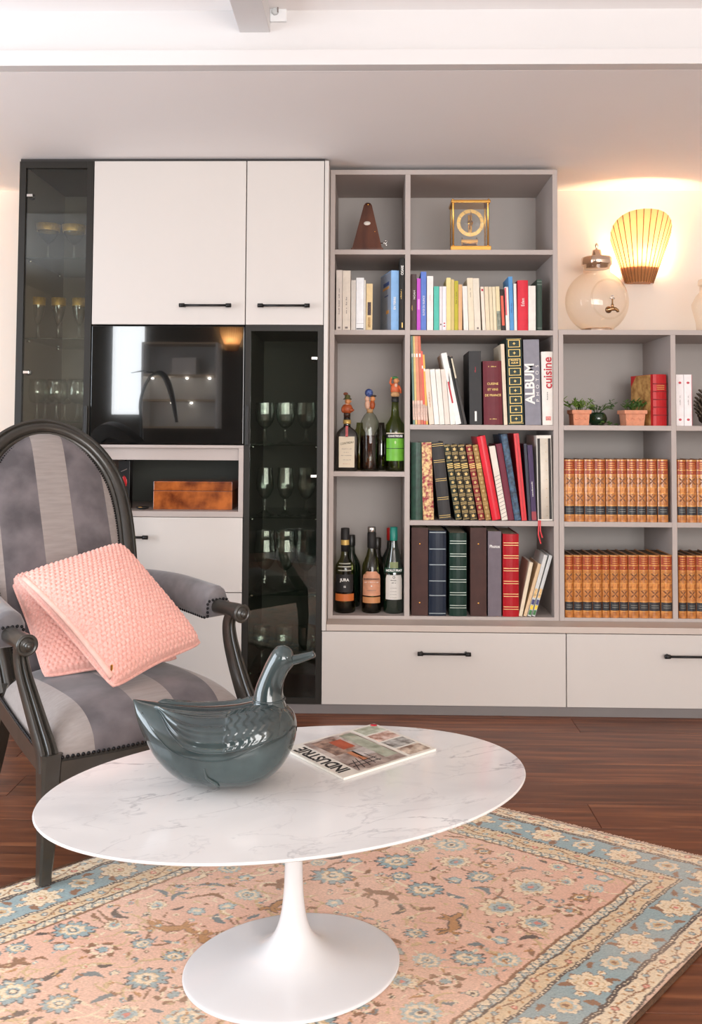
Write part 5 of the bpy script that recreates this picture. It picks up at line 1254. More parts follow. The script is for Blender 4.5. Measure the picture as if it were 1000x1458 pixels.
# seat
SH = .288
def hwid(y_): return .268 - (.268 - .205) * max(0, min(1, y_ / .57))
def seatfn(u, v):
    uu, vv = 2 * u - 1, 2 * v - 1
    y_ = -.012 + .585 * v; x_ = uu * hwid(y_) * (1 + .03 * (1 - vv * vv))
    y_ -= .03 * (1 - uu * uu) * (1 - v)
    e = (max(0, 1 - abs(uu) ** 5)) ** .55 * (max(0, 1 - abs(vv) ** 5)) ** .55
    return (x_, y_, SH - .002 + .104 * e * (.9 + .1 * (1 - vv * vv)) - .012 * v * e)
MB().grid(seatfn, 48, 48).build('seat', M_velvet, ch)
def rail(pts, hgt=.052, th=.03):
    return MB().sweep(pts, [(-th / 2, -hgt / 2), (-th / 2, hgt / 2 - .006), (-th / 2 + .006, hgt / 2), (th / 2 - .006, hgt / 2), (th / 2, hgt / 2 - .006), (th / 2, -hgt / 2)], (0, 0, 1), smooth=False)
fr = [(-.262 + .524 * i / 12, -.006 - .03 * (1 - (2 * i / 12 - 1) ** 2), .262) for i in range(13)]
rail(fr).build('front_rail', M_ebony, ch)
for s in (-1, 1): rail([(s * .266, .0, .262), (s * .238, .28, .262), (s * .2, .585, .262)]).build('side_rail', M_ebony, ch)
rail([(-.2, .585, .262), (.2, .585, .262)]).build('rear_rail', M_ebony, ch)
nails([(q[0], q[1] - .0165, SH + .004) for q in fr])
for s in (-1, 1): nails([(s * .2815, .03, SH + .004), (s * .253, .28, SH + .004), (s * .216, .57, SH + .004)])
for s in (-1, 1):
    # front leg: slightly curved sabre foot
    lp = catmull([(s * .272, .0, .30), (s * .275, -.004, .24), (s * .278, -.010, .17), (s * .279, -.008, .09), (s * .281, -.004, .03), (s * .282, -.006, .0087)], 4)
    k_ = [(1.0 - .52 * (i / (len(lp) - 1)) + .10 * max(0, (i / (len(lp) - 1)) - .8) * 5, ) * 2 for i in range(len(lp))]
    MB().sweep(lp, [(-.025, -.02), (-.025, .02), (-.018, .028), (.018, .028), (.025, .02), (.025, -.02), (.018, -.028), (-.018, -.028)], (0, 1, 0), scale=k_, smooth=False).build('front_leg', M_ebony, ch)
    rl = catmull([bp_(s * .19, .02), (s * .195, .56, .25), (s * .198, .60, .13), (s * .2, .665, .0003)], 4)
    MB().sweep(rl, [(-.02, -.022), (-.02, .022), (.02, .022), (.02, -.022)], (0, 1, 0), scale=[1 - .4 * i / (len(rl) - 1) for i in range(len(rl))], smooth=False).build('rear_leg', M_ebony, ch)
    # arm support: S-curve up to the scroll
    sp_ = catmull([(s * .274, -.006, .262), (s * .276, .004, .30), (s * .279, .045, .345), (s * .284, .092, .40), (s * .290, .132, .455), (s * .294, .146, .50), (s * .297, .128, .532), (s * .298, .098, .540)], 5)
    n_ = len(sp_); kk = [((1.15 - .5 * min(1, i / n_ * 1.3)), (1.1 - .35 * i / n_)) for i in range(n_)]
    o = MB().sweep(sp_, [(-.021, -.015), (-.022, .006), (-.017, .017), (-.011, .017), (-.008, .012), (-.003, .019), (.003, .019), (.008, .012), (.011, .017), (.017, .017), (.022, .006), (.021, -.015), (.012, -.02), (-.012, -.02)], (0, -1, .25), scale=kk).build('arm_support', M_ebony, ch); smooth_by_angle(o, 45)
    # arm rail
    ar = catmull([bp_(s * .222, .315), (s * .262, .56, .545), (s * .288, .40, .535), (s * .297, .24, .533), (s * .299, .13, .536), (s * .299, .085, .533)], 5)
    MB().sweep(ar, [(.021 * math.cos(a * math.pi / 6), .022 * math.sin(a * math.pi / 6)) for a in range(12)], (0, 0, 1), scale=[.95 if i < len(ar) - 6 else 1.0 + .04 * (i - len(ar) + 6) for i in range(len(ar))]).build('arm', M_ebony, ch)
    kx = Matrix.Translation((s * .299, .086, .533)) @ Matrix.Rotation(R(90), 4, 'X')
    kn = MB().lathe([(.0255, -.006), (.0265, 0), (.0245, .004), (.020, .0045), (.0185, .002), (.016, .002), (.0145, .005), (.0004, .005)], 22, M=kx).build('scroll_end', M_ebony, ch)
    MB().ball((s * .299, .076, .533), .0105, 14, 9).build('knob', M_ebony, kn)
    # arm pad
    pp = catmull([(s * .238, .64, .548), (s * .262, .55, .552), (s * .282, .43, .553), (s * .292, .32, .548), (s * .296, .25, .545), (s * .298, .222, .543)], 5)
    n_ = len(pp); prf = [(-.036, -.045), (-.042, -.02), (-.040, .012), (-.030, .034), (-.014, .045), (.0, .048), (.014, .045), (.030, .034), (.040, .012), (.042, -.02), (.036, -.045)]
    sc2 = []
    for i in range(n_):
        u_ = i / (n_ - 1); e = min(1, .55 + 4.5 * u_) * min(1, .82 + 1.6 * (1 - u_)); sc2.append((e, e))
    MB().sweep(pp, prf, (0, 0, 1), scale=sc2).build('arm_pad', M_velvet_plain, ch)
    q = Vector(pp[-1])
    nails([(q.x - .034, q.y - .004, q.z - .036), (q.x - .034, q.y - .004, q.z + .006), (q.x - .02, q.y - .005, q.z + .01), (q.x + .02, q.y - .005, q.z + .01), (q.x + .034, q.y - .004, q.z + .006), (q.x + .034, q.y - .004, q.z - .036)], r_=.0042)
    for sd in (-1, 1): nails([(Vector(pp[i]).x + sd * .036 * sc2[i][0], Vector(pp[i]).y, Vector(pp[i]).z - .042 * sc2[i][0]) for i in range(4, n_)], r_=.0042)

# ================================================================== PINK CUSHIONS
def chenille():
    m, nt, p = new_mat('pink_chenille')
    nz = nt.nodes.new('ShaderNodeTexNoise'); nz.inputs['Scale'].default_value = 160
    rp = nt.nodes.new('ShaderNodeValToRGB'); e = rp.color_ramp.elements; e[0].position, e[1].position = .3, .7; e[0].color = (*lin((226, 162, 150)), 1); e[1].color = (*lin((242, 190, 178)), 1)
    tc = nt.nodes.new('ShaderNodeTexCoord'); nt.links.new(tc.outputs['Object'], nz.inputs['Vector']); nt.links.new(nz.outputs['Fac'], rp.inputs[0]); nt.links.new(rp.outputs[0], p.inputs['Base Color'])
    p.inputs['Roughness'].default_value = .9; p.inputs['Sheen Weight'].default_value = .5; p.inputs['Sheen Tint'].default_value = (1, .8, .75, 1)
    bp = nt.nodes.new('ShaderNodeBump'); bp.inputs['Strength'].default_value = .3; bp.inputs['Distance'].default_value = .002; nt.links.new(nz.outputs['Fac'], bp.inputs['Height']); nt.links.new(bp.outputs[0], p.inputs['Normal'])
    return m
M_pink = chenille()
M_pinkplain = mat('pink_piping', (238, 190, 176), .85, var=.06, vscale=60)
def cushion(name, corners, thick, label, n=250, zipper=None, group='pink cushions'):
    C = [Vector(c) for c in corners]         # L, T, R, B around
    org = sum(C, Vector()) / 4
    nrm = (C[2] - C[0]).cross(C[1] - C[3]).normalized()
    if nrm.y > 0: nrm = -nrm
    su = ((C[1] - C[0]).length + (C[2] - C[3]).length) / 2; sv = ((C[3] - C[0]).length + (C[2] - C[1]).length) / 2
    root = thing(name, label, 'cushion', org, group=group)
    def base(u, v, front, nub):
        uu, vv = 2 * u - 1, 2 * v - 1
        pu = uu * (1 - .055 * (1 - vv * vv) * abs(uu)); pv = vv * (1 - .055 * (1 - uu * uu) * abs(vv))
        k2 = 1 - .045 * (uu * vv) ** 6; pu *= k2; pv *= k2
        a, b_ = (pu + 1) / 2, (pv + 1) / 2
        P = C[0] * (1 - a) * (1 - b_) + C[1] * a * (1 - b_) + C[2] * a * b_ + C[3] * (1 - a) * b_
        e = (max(0, 1 - uu * uu)) ** .5 * (max(0, 1 - vv * vv)) ** .5
        h = thick * e ** .72 * (1 + .06 * math.sin(3.1 * uu + 1) * math.cos(2.3 * vv))
        if nub:
            pt = .0142; x_ = u * su / pt; y_ = v * sv / pt; row_ = math.floor(y_); x_ += .5 * (row_ % 2)
            fx_, fy_ = x_ - math.floor(x_) - .5, y_ - row_ - .5
            h += .0072 * max(0, 1 - 3.6 * (fx_ * fx_ + fy_ * fy_)) * min(1, e * 6 + .25)
        return tuple(P - org + nrm * h * (1 if front else -.5))
    MB().grid(lambda u, v: base(u, v, True, True), n, n).build('front', M_pink, root)
    MB().grid(lambda u, v: base(u, v, False, False), 24, 24).build('back', M_pink, root)
    P = [Vector(base(t_, 0, True, False)) for t_ in np.linspace(0, 1, 20)] + [Vector(base(1, t_, True, False)) for t_ in np.linspace(0, 1, 20)][1:] + [Vector(base(1 - t_, 1, True, False)) for t_ in np.linspace(0, 1, 20)][1:] + [Vector(base(0, 1 - t_, True, False)) for t_ in np.linspace(0, 1, 20)][1:-1]
    MB().tube(P, .0045, 8, closed=True).build('edge_seam', M_pink, root)
    if zipper:
        zb = [Vector(base(.014, t_, True, False)) + nrm * .002 for t_ in np.linspace(.04, .96, 24)]
        MB().tube(zb, .0085, 8).build('zip_band', M_pinkplain, root)
        zp = MB(); q = Vector(base(.035, .93, True, False)); zp.box(-.003, .003, -.0015, .0015, -.011, .011, b=.001, M=Matrix.Translation(q + nrm * .006)); zp.build('zip_pull', M_brass, root)
    return root
cushion('cushion', (at(13, 822, 2.64), at(165, 800, 2.80), at(256, 940, 2.47), at(62, 966, 2.36)), .062, 'pink bobbly cushion tucked behind the other one on the armchair', n=150)
cushion('cushion', (at(22, 824, 2.50), at(172, 775, 2.70), at(289, 917, 2.50), at(162, 982, 2.22)), .080, 'pink bobbly cushion leaning in front on the armchair', zipper=True)

# ================================================================== OVAL TABLE
def marble():
    m, nt, p = new_mat('white_marble')
    tc = nt.nodes.new('ShaderNodeTexCoord'); mp = nt.nodes.new('ShaderNodeMapping'); mp.inputs['Rotation'].default_value = (0, 0, R(24)); mp.inputs['Scale'].default_value = (1, 2.2, 1)
    nt.links.new(tc.outputs['Object'], mp.inputs[0])
    def vein(scale, width, dist, seed):
        nz = nt.nodes.new('ShaderNodeTexNoise'); nz.noise_dimensions = '4D'; nz.inputs['W'].default_value = seed; nz.inputs['Scale'].default_value = scale; nz.inputs['Detail'].default_value = 9; nz.inputs['Roughness'].default_value = .55; nz.inputs['Distortion'].default_value = dist
        nt.links.new(mp.outputs[0], nz.inputs['Vector'])
        s_ = nt.nodes.new('ShaderNodeMath'); s_.operation = 'SUBTRACT'; s_.inputs[1].default_value = .5; nt.links.new(nz.outputs['Fac'], s_.inputs[0])
        a = nt.nodes.new('ShaderNodeMath'); a.operation = 'ABSOLUTE'; nt.links.new(s_.outputs[0], a.inputs[0])
        r_ = nt.nodes.new('ShaderNodeMapRange'); r_.inputs[1].default_value = 0; r_.inputs[2].default_value = width; r_.inputs[3].default_value = 1; r_.inputs[4].default_value = 0; r_.interpolation_type = 'SMOOTHSTEP'; nt.links.new(a.outputs[0], r_.inputs[0])
        return r_.outputs[0]
    def modulate(o, sc_, seed, lo, hi):
        nz = nt.nodes.new('ShaderNodeTexNoise'); nz.noise_dimensions = '4D'; nz.inputs['W'].default_value = seed; nz.inputs['Scale'].default_value = sc_; nz.inputs['Detail'].default_value = 2
        nt.links.new(mp.outputs[0], nz.inputs['Vector'])
        r_ = nt.nodes.new('ShaderNodeMapRange'); r_.inputs[1].default_value = lo; r_.inputs[2].default_value = hi; nt.links.new(nz.outputs['Fac'], r_.inputs[0])
        mu = nt.nodes.new('ShaderNodeMath'); mu.operation = 'MULTIPLY'; nt.links.new(o, mu.inputs[0]); nt.links.new(r_.outputs[0], mu.inputs[1]); return mu.outputs[0]
    v1 = modulate(vein(2.2, .010, 1.2, 3.1), 3, 8.0, .42, .62); v2 = modulate(vein(5.5, .02, 1.0, 7.7), 4, 2.0, .45, .68); v3 = modulate(vein(1.4, .12, .6, 1.3), 2, 5.0, .4, .7)
    def mixc(a, col, fac_o, k):
        mu = nt.nodes.new('ShaderNodeMath'); mu.operation = 'MULTIPLY'; mu.inputs[1].default_value = k; nt.links.new(fac_o, mu.inputs[0])
        mx = nt.nodes.new('ShaderNodeMix'); mx.data_type = 'RGBA'; nt.links.new(mu.outputs[0], mx.inputs[0]); mx.inputs[7].default_value = (*lin(col), 1)
        if isinstance(a, tuple): mx.inputs[6].default_value = (*lin(a), 1)
        else: nt.links.new(a, mx.inputs[6])
        return mx.outputs[2]
    c = mixc((226, 223, 221), (202, 200, 200), v3, .9); c = mixc(c, (170, 168, 172), v2, .38); c = mixc(c, (138, 136, 142), v1, .6)
    nt.links.new(c, p.inputs['Base Color']); p.inputs['Roughness'].default_value = .12; p.inputs['Specular IOR Level'].default_value = .55
    return m
TC = Vector((-0.144, 1.746, 0)); TA, TB, TH = .485, .306, .36
RUGZ = .008
t = thing('oval_table', 'low oval tulip table with white marble top and white pedestal', 'table', (TC.x, TC.y, RUGZ), R(20.1))
z = TH - RUGZ
n_ = 128
prof_t = [(.985, -.0002 - .016), (.90, -.016)] 
m = MB()
rings_ = [(.0, -.017), (.55, -.017), (.90, -.017), (.955, -.012), (.985, -.007), (.998, -.0045), (1.0, -.003), (.998, -.0012), (.995, 0.0), (.5, 0.0), (.0, 0.0)]
m.grid(lambda u, v: (lambda k: (TA * max(k[0], 1e-4) * math.cos(2 * math.pi * u), TB * max(k[0], 1e-4) * math.sin(2 * math.pi * u), z + k[1]))(rings_[int(round(v * (len(rings_) - 1)))]), n_, len(rings_), closed_u=True)
o = m.build('tabletop', marble(), t); smooth_by_angle(o, 30)
M_gloss = mat('white_lacquer', (222, 222, 224), .22, var=.005, coat=.3)
pf = [(1.0, .0), (1.0, .003), (.98, .0055), (.87, .0085), (.70, .0125), (.53, .0175), (.39, .025), (.29, .036), (.215, .050), (.165, .066), (.13, .086), (.105, .112), (.09, .145), (.083, .19), (.082, .24), (.084, .29), (.10, .32), (.16, .33), (.36, z - .0175)]
pfs = catmull([(r_, 0, zz) for r_, zz in pf], 3)
m = MB(); BA, BB = .213, .172
def basef(u, v):
    q = pfs[int(round(v * (len(pfs) - 1)))]; w_ = min(1, max(0, (q.x - .1) / .5)); bb = BB * w_ + BA * .95 * (1 - w_)
    return (BA * q.x * math.cos(2 * math.pi * u), bb * q.x * math.sin(2 * math.pi * u), q.z)
m.grid(basef, 96, len(pfs), closed_u=True); m.build('pedestal', M_gloss, t)

# ================================================================== CERAMIC DUCK
M_duck = mat('grey_green_ceramic', (40, 50, 51), .09, vscale=9, c2=(62, 76, 77), coat=.6, bump=.05, bscale=25)
DK = thing('ceramic_duck', 'large glossy grey-green ceramic duck standing on the marble table', 'figurine', (at(303, 1118, 1.715).x, 1.738, TH), R(-3))
ST = [(-.166, .148, .155, .002), (-.160, .132, .154, .013), (-.149, .108, .152, .028), (-.130, .078, .149, .046), (-.104, .043, .145, .064), (-.062, .0115, .142, .081), (-.02, .0008, .142, .089), (.03, .0, .147, .0905), (.075, .003, .156, .086), (.108, .016, .159, .075), (.132, .036, .153, .058), (.148, .060, .143, .041), (.157, .082, .130, .022), (.161, .103, .113, .006)]
STc = catmull([Vector((a, b_, c_)) for a, b_, c_, d in ST], 10); STw = catmull([Vector((a, d, 0)) for a, b_, c_, d in ST], 10)
def duck_section(x_):
    for i in range(len(STc) - 1):
        if STc[i].x <= x_ <= STc[i + 1].x or i == len(STc) - 2:
            f_ = (x_ - STc[i].x) / max(1e-6, STc[i + 1].x - STc[i].x); q = STc[i].lerp(STc[i + 1], f_); return q.y, q.z, STw[i].y + (STw[i + 1].y - STw[i].y) * f_
def duck_pt(x_, a, off=0.0):
    "point of the duck's hull at station x_, angle a (90 degrees = back), pushed outwards by off"
    zb_, zt_, hw3 = duck_section(x_); hw3 = max(.0008, hw3); zc_ = zb_ + (zt_ - zb_) * .56
    cy, cz = math.cos(a), math.sin(a)
    y_ = hw3 * math.copysign(abs(cy) ** .9, cy); z_ = zc_ + (zt_ - zc_ if cz > 0 else zc_ - zb_) * math.copysign(abs(cz) ** (1.05 if cz > 0 else .85), cz)
    return Vector((x_, y_ + cy * off, max(.0003, z_ + cz * off)))
MB().grid(lambda u, v: tuple(duck_pt(STc[int(round(v * (len(STc) - 1)))].x, 2 * math.pi * u)), 120, len(STc), closed_u=True).build('body', M_duck, DK)
for s in (-1, 1):
    def wing(u, v, s=s):
        # u runs tail to breast, v from the lower edge up to the back
        x_ = -.110 + .246 * u
        lo = R(62) * math.exp(-((u) / .17) ** 1.3) + R(3) + R(10) * max(0, u - .6)
        hi = R(76)
        a_ = lo + (max(hi, lo + .02) - lo) * v
        e = min(1, u / .045) * min(1, (1 - u) / .08) * min(1, v / .07) * min(1, (1 - v) / .10)
        e = math.sqrt(max(0, e)) 
        fe = .0013 * math.sin(26 * v + 2.2 * u) * (1 if u < .62 else .3) * e
        if u > .60: fe += .0022 * ((u * 16 + .25 * math.sin(v * 26)) % 1.0) * e
        x_ -= .012 * v * (1 - u)
        return tuple(duck_pt(x_, a_ if s < 0 else a_, -.0006 + .0068 * e + fe)) if s > 0 else tuple(Vector((1, -1, 1)) * duck_pt(x_, a_, -.0006 + .0068 * e + fe))
    MB().grid(wing, 110, 60).build('wing', M_duck, DK)
    # relief of the folded leg low on the flank
    def flank(x_, a_, o_): q = duck_pt(x_, a_, o_); return (q.x, -q.y if s < 0 else q.y, q.z)
    pth = catmull([flank(.0, R(-12), .0005), flank(.004, R(-26), .001), flank(.018, R(-38), .0015), flank(.02, R(-54), .001), flank(.008, R(-72), .0)], 5)
    MB().tube(pth, [.0012 + .0022 * math.sin(math.pi * i / (len(pth) - 1)) for i in range(len(pth))], 8).build('leg_relief', M_duck, DK)
    pth = catmull([flank(-.138, R(38), .0), flank(-.10, R(14), .0006), flank(-.05, R(-1), .0006), flank(.03, R(-4), .0006), flank(.10, R(4), .0006), flank(.145, R(20), .0)], 6)
    MB().tube(pth, .0013, 6).build('wing_seam', M_duck, DK)
npth = catmull([(.106, 0, .140), (.105, 0, .160), (.106, 0, .180), (.112, 0, .203), (.122, 0, .226), (.133, 0, .243), (.141, 0, .254), (.148, 0, .2605)], 6)
nr = catmull([(.036, 0, 0), (.031, 0, 0), (.0275, 0, 0), (.024, 0, 0), (.0235, 0, 0), (.0245, 0, 0), (.020, 0, 0), (.004, 0, 0)], 6)
MB().tube(npth, [max(.002, q.x) for q in nr], 28).build('neck_and_head', M_duck, DK)
MB().tube([(.106 + .0305 * math.cos(a * math.pi / 16), .0305 * math.sin(a * math.pi / 16), .1635) for a in range(32)], .0022, 8, closed=True).build('neck_ring', M_duck, DK)
bpth = catmull([(.142, 0, .238), (.160, 0, .2415), (.178, 0, .247), (.192, 0, .2515), (.1945, 0, .2525)], 5)
bl = MB().sweep(bpth, [(math.cos(a * math.pi / 8), math.sin(a * math.pi / 8)) for a in range(16)], (0, 0, 1), scale=[(.0125 - .003 * i / len(bpth) if i < len(bpth) - 2 else .006, .0105 - .0055 * i / len(bpth) if i < len(bpth) - 2 else .003) for i in range(len(bpth))]).build('beak', M_duck, DK)
for s in (-1, 1):
    MB().ball((.143, s * .0205, .248), .0046, 12, 8, (1, .5, 1)).build('eye', M_duck, DK)
# ================================================================== MAGAZINE
MO = Vector((-.047, 1.752, TH)); ea = R(40.5)
t = thing('magazine', 'interiors magazine with collage cover lying beside the duck', 'magazine', (MO.x, MO.y, TH + .0003), ea)
# local: x runs along the right edge (page height), y runs along the title edge
LX, LY = .256, .205
MB().box(0, LX, 0, LY, 0, .0042, b=.0006).build('pages', M_paperw, t)
MB().box(-.0004, LX + .0004, -.0004, LY + .0004, .0043, .0053, b=.0003).build('cover', mat('cream_cover', (226, 220, 210), .25, coat=.3), t)
zp = .0053
def pt_(x0, x1, y0, y1, c, nm='cover_photo', c2=None, vs=40, h=.0002): return MB().box(x0, x1, y0, y1, zp, zp + h).build(nm, mat('print_%d_%d_%d_%d' % (*c, vs), c, .3, vscale=vs, c2=c2, var=.3), t)
pt_(.045, .176, .006, .198, (112, 86, 78), c2=(196, 182, 172), vs=28)
pt_(.060, .12, .10, .19, (96, 70, 60), 'floor_boards', (172, 140, 122), 60, .0003); pt_(.095, .128, .118, .172, (150, 62, 38), 'red_sofa', (178, 84, 52), 30, .0004); pt_(.10, .138, .062, .105, (200, 190, 184), 'print_on_wall', (150, 140, 136), 50, .0004)
pt_(.088, .105, .045, .10, (180, 110, 72), 'orange_armchair', (200, 140, 100), 30, .0004); pt_(.138, .172, .03, .19, (176, 178, 160), 'green_panel', (130, 132, 112), 30, .0004)
for i in range(4): pt_(.186, .248, .008 + i * .049, .050 + i * .049, ((120, 90, 74), (104, 96, 90), (150, 104, 84), (196, 200, 184))[i], 'inset_photo', ((214, 196, 178), (190, 186, 180), (226, 200, 188), (150, 150, 128))[i], 55, .0003)
for i in range(5): MB().box(-.0009, .0009, 0, .05, zp, zp + .0006, M=Matrix.Translation((.05 + i * .017, .012 + .003 * i, 0)) @ Matrix.Rotation(R(-24 + 7 * i), 4, 'Z')).build('black_line', M_ink, t)
MB().box(.05, .125, .03, .0318, zp, zp + .0006).build('black_line', M_ink, t); MB().box(.05, .125, .045, .0468, zp, zp + .0006).build('black_line', M_ink, t)
MB().lathe([(.0004, zp), (.008, zp), (.008, zp + .0005), (.0004, zp + .0005)], 16, (.247, .196, 0)).build('red_badge', M_inkred, t)
me = text_mesh('INDUSTRIE', .043, Matrix.Translation((.024, LY / 2, zp + .0004)) @ Matrix.Rotation(R(90), 4, 'Z'), sx=.76, bold=.0009); me.materials.append(M_ink); link('lettering', me, t)
# ================================================================== PERSIAN RUG (a fine knot grid, each knot with its own wool colour)
def build_rug():
    rg = np.random.default_rng(11)
    A = np.array((-.066, 2.732)); Bc = np.array((.966, 2.136)); L = 1.78
    D = A + L * np.array((-.731, -.682)); Cc = Bc + L * np.array((-.682, -.731))
    Wd = float(np.hypot(*(Bc - A)))
    st = .0022
    nu, nv = int(Wd / st), int(L / st)
    u = np.linspace(0, Wd, nu); v = np.linspace(0, L, nv); U, V = np.meshgrid(u, v, indexing='ij')
    def C(*c): return np.array(lin(c))
    PINK, PINK2, CREAM, TAN, BLUE, BLUE2, SLATE, BROWN, DARK, GOLD, RED = C(217, 167, 143), C(230, 191, 170), C(228, 208, 176), C(198, 166, 120), C(136, 160, 164), C(170, 186, 184), C(96, 112, 116), C(132, 86, 48), C(66, 48, 40), C(176, 122, 62), C(206, 120, 104)
    img = np.empty((nu, nv, 3)); img[:] = PINK
    def smooth_noise(s):
        a, b = int(Wd / s) + 3, int(L / s) + 3
        g = rg.random((a, b)); x = u / s; y = v / s; i = x.astype(int); j = y.astype(int); fx = (x - i)[:, None]; fy = (y - j)[None, :]
        fx = fx * fx * (3 - 2 * fx); fy = fy * fy * (3 - 2 * fy)
        g00 = g[np.ix_(i, j)]; g10 = g[np.ix_(i + 1, j)]; g01 = g[np.ix_(i, j + 1)]; g11 = g[np.ix_(i + 1, j + 1)]
        return g00 * (1 - fx) * (1 - fy) + g10 * fx * (1 - fy) + g01 * (1 - fx) * fy + g11 * fx * fy
    n1 = smooth_noise(.09)[..., None]; img = img * (1 - .6 * n1) + (PINK2 * .6 + CREAM * .1) * .6 * n1 / .7
    d = np.minimum(np.minimum(U, Wd - U), np.minimum(V, L - V))
    def win(cu, cv, R_):
        i0, i1 = max(0, int((cu - R_) / st)), min(nu, int((cu + R_) / st) + 2); j0, j1 = max(0, int((cv - R_) / st)), min(nv, int((cv + R_) / st) + 2)
        if i1 <= i0 or j1 <= j0: return None
        return (slice(i0, i1), slice(j0, j1)), U[i0:i1, j0:j1] - cu, V[i0:i1, j0:j1] - cv
    def put(sl, mask, col): img[sl][mask] = col
    def rosette(cu, cv, R_, cols, n=10, ph=0., jag=.22):
        q = win(cu, cv, R_ * 1.25)
        if q is None: return
        sl, x, y = q; r = np.hypot(x, y); th = np.arctan2(y, x) + ph
        for f, col, nn, jg in cols:
            put(sl, r < R_ * f * (1 - jg + jg * np.abs(np.cos(th * nn / 2))), col)
    def big(cu, cv, R_, k, ph=0.):
        if k == 0: rosette(cu, cv, R_, [(1.12, DARK, 12, .34), (1.02, SLATE, 12, .34), (.96, BLUE, 12, .3), (.62, TAN, 8, .2), (.56, CREAM, 8, .2), (.3, BLUE, 6, .1), (.2, DARK, 6, .1), (.14, CREAM, 6, 0)], ph=ph)
        elif k == 1: rosette(cu, cv, R_, [(1.08, BROWN, 10, .3), (1.0, CREAM, 10, .3), (.66, TAN, 10, .2), (.6, BLUE2, 8, .2), (.4, SLATE, 6, .15), (.33, BLUE, 6, .1), (.16, RED, 6, 0)], ph=ph)
        elif k == 2: rosette(cu, cv, R_, [(1.0, TAN, 14, .24), (.94, BLUE2, 14, .24), (.7, CREAM, 10, .2), (.45, BLUE, 7, .2), (.25, CREAM, 5, .1), (.12, DARK, 5, 0)], ph=ph)
        else: rosette(cu, cv, R_, [(1.05, DARK, 7, .4), (.98, BROWN, 7, .4), (.8, GOLD, 7, .35), (.5, CREAM, 6, .2), (.25, SLATE, 6, .1)], ph=ph)
    def curve(pts, wd, col, col2=None):
        P = np.array(pts)
        for t in np.linspace(0, 1, 46):
            # quadratic bezier
            p = (1 - t) ** 2 * P[0] + 2 * t * (1 - t) * P[1] + t * t * P[2]
            w = wd * (.45 + 1.1 * np.sin(np.pi * t))
            q = win(p[0], p[1], w)
            if q is None: continue
            sl, x, y = q; r = np.hypot(x, y)
            put(sl, r < w, col)
            if col2 is not None: put(sl, r < w * .5, col2)
    def leafc(cu, cv, a, ln, col, col2=None, bend=.35, wd=.005):
        p0 = np.array((cu, cv)); dr = np.array((np.cos(a), np.sin(a))); pr = np.array((-dr[1], dr[0]))
        curve([p0 - dr * ln / 2, p0 + pr * ln * bend, p0 + dr * ln / 2], wd, col, col2)
    def animal(cu, cv, a, s, col, ol):
        def pt(x, y): c, n = np.cos(a), np.sin(a); return (cu + s * (c * x - n * y), cv + s * (n * x + c * y))
        for k_, cc in ((1.45, ol), (1.0, col)):
            def cv_(p, w): curve([pt(*q) for q in p], w * s * k_, cc)
            cv_([(-1, .1), (0, .5), (.9, .1)], .2); cv_([(.8, .15), (1.2, .4), (1.35, .75)], .13); cv_([(1.25, .7), (1.5, .75), (1.7, .55)], .1)
            cv_([(-.8, 0), (-1.1, -.4), (-1.4, -.7)], .09); cv_([(-.6, 0), (-.6, -.5), (-.9, -.8)], .09); cv_([(.6, 0), (.9, -.4), (.8, -.8)], .09); cv_([(.75, .1), (1.2, -.2), (1.4, -.6)], .09)
            cv_([(-1, .2), (-1.4, .5), (-1.2, .8)], .06)
    # ---------------- field
    BW = .222
    placed = []
    def free(cu, cv, r): return all((cu - a) ** 2 + (cv - b) ** 2 > (r + c) ** 2 for a, b, c in placed)
    # vines first
    for _ in range(420):
        cu, cv = rg.uniform(BW, Wd - BW), rg.uniform(BW, L - BW)
        leafc(cu, cv, rg.uniform(0, 6.28), rg.uniform(.03, .09), (TAN, CREAM, BROWN, TAN)[rg.integers(4)], None, rg.uniform(-.8, .8), rg.uniform(.0012, .0024))
    for k in range(9000):
        r = rg.choice([.05, .042, .034, .026]) if k < 2600 else rg.choice([.024, .018, .014])
        cu, cv = rg.uniform(BW + r * .8, Wd - BW - r * .8), rg.uniform(BW + r * .8, L - BW - r * .8)
        if not free(cu, cv, r * .94): continue
        placed.append((cu, cv, r))
        t = rg.random()
        if r > .03:
            if t < .62: big(cu, cv, r * .86, int(rg.integers(0, 3)), rg.uniform(0, 3))
            elif t < .86: animal(cu, cv, rg.uniform(0, 6.28), r * .62, (GOLD, BROWN, CREAM)[rg.integers(3)], (BROWN, DARK, BROWN)[rg.integers(3)])
            else:
                rosette(cu, cv, r * .85, [(1, BROWN, 6, .3), (.93, CREAM, 6, .3), (.62, PINK2, 6, .2), (.42, BROWN, 6, .3), (.36, BLUE, 5, .2)])
                for q in range(6): leafc(cu + r * .8 * np.cos(q * 1.05), cv + r * .8 * np.sin(q * 1.05), q * 1.05 + .9, r * .5, BROWN, CREAM, .4, .0035)
        elif r > .02:
            if t < .35: big(cu, cv, r * .8, int(rg.integers(0, 4)), rg.uniform(0, 3))
            elif t < .7: leafc(cu, cv, rg.uniform(0, 6.28), r * 1.9, (DARK, SLATE, BROWN)[rg.integers(3)], (BLUE, TAN, GOLD)[rg.integers(3)], rg.uniform(-.7, .7), .0042)
            else: rosette(cu, cv, r * .7, [(1, SLATE, 5, .3), (.85, BLUE2, 5, .3), (.4, CREAM, 5, .1)], ph=rg.uniform(0, 3))
        else:
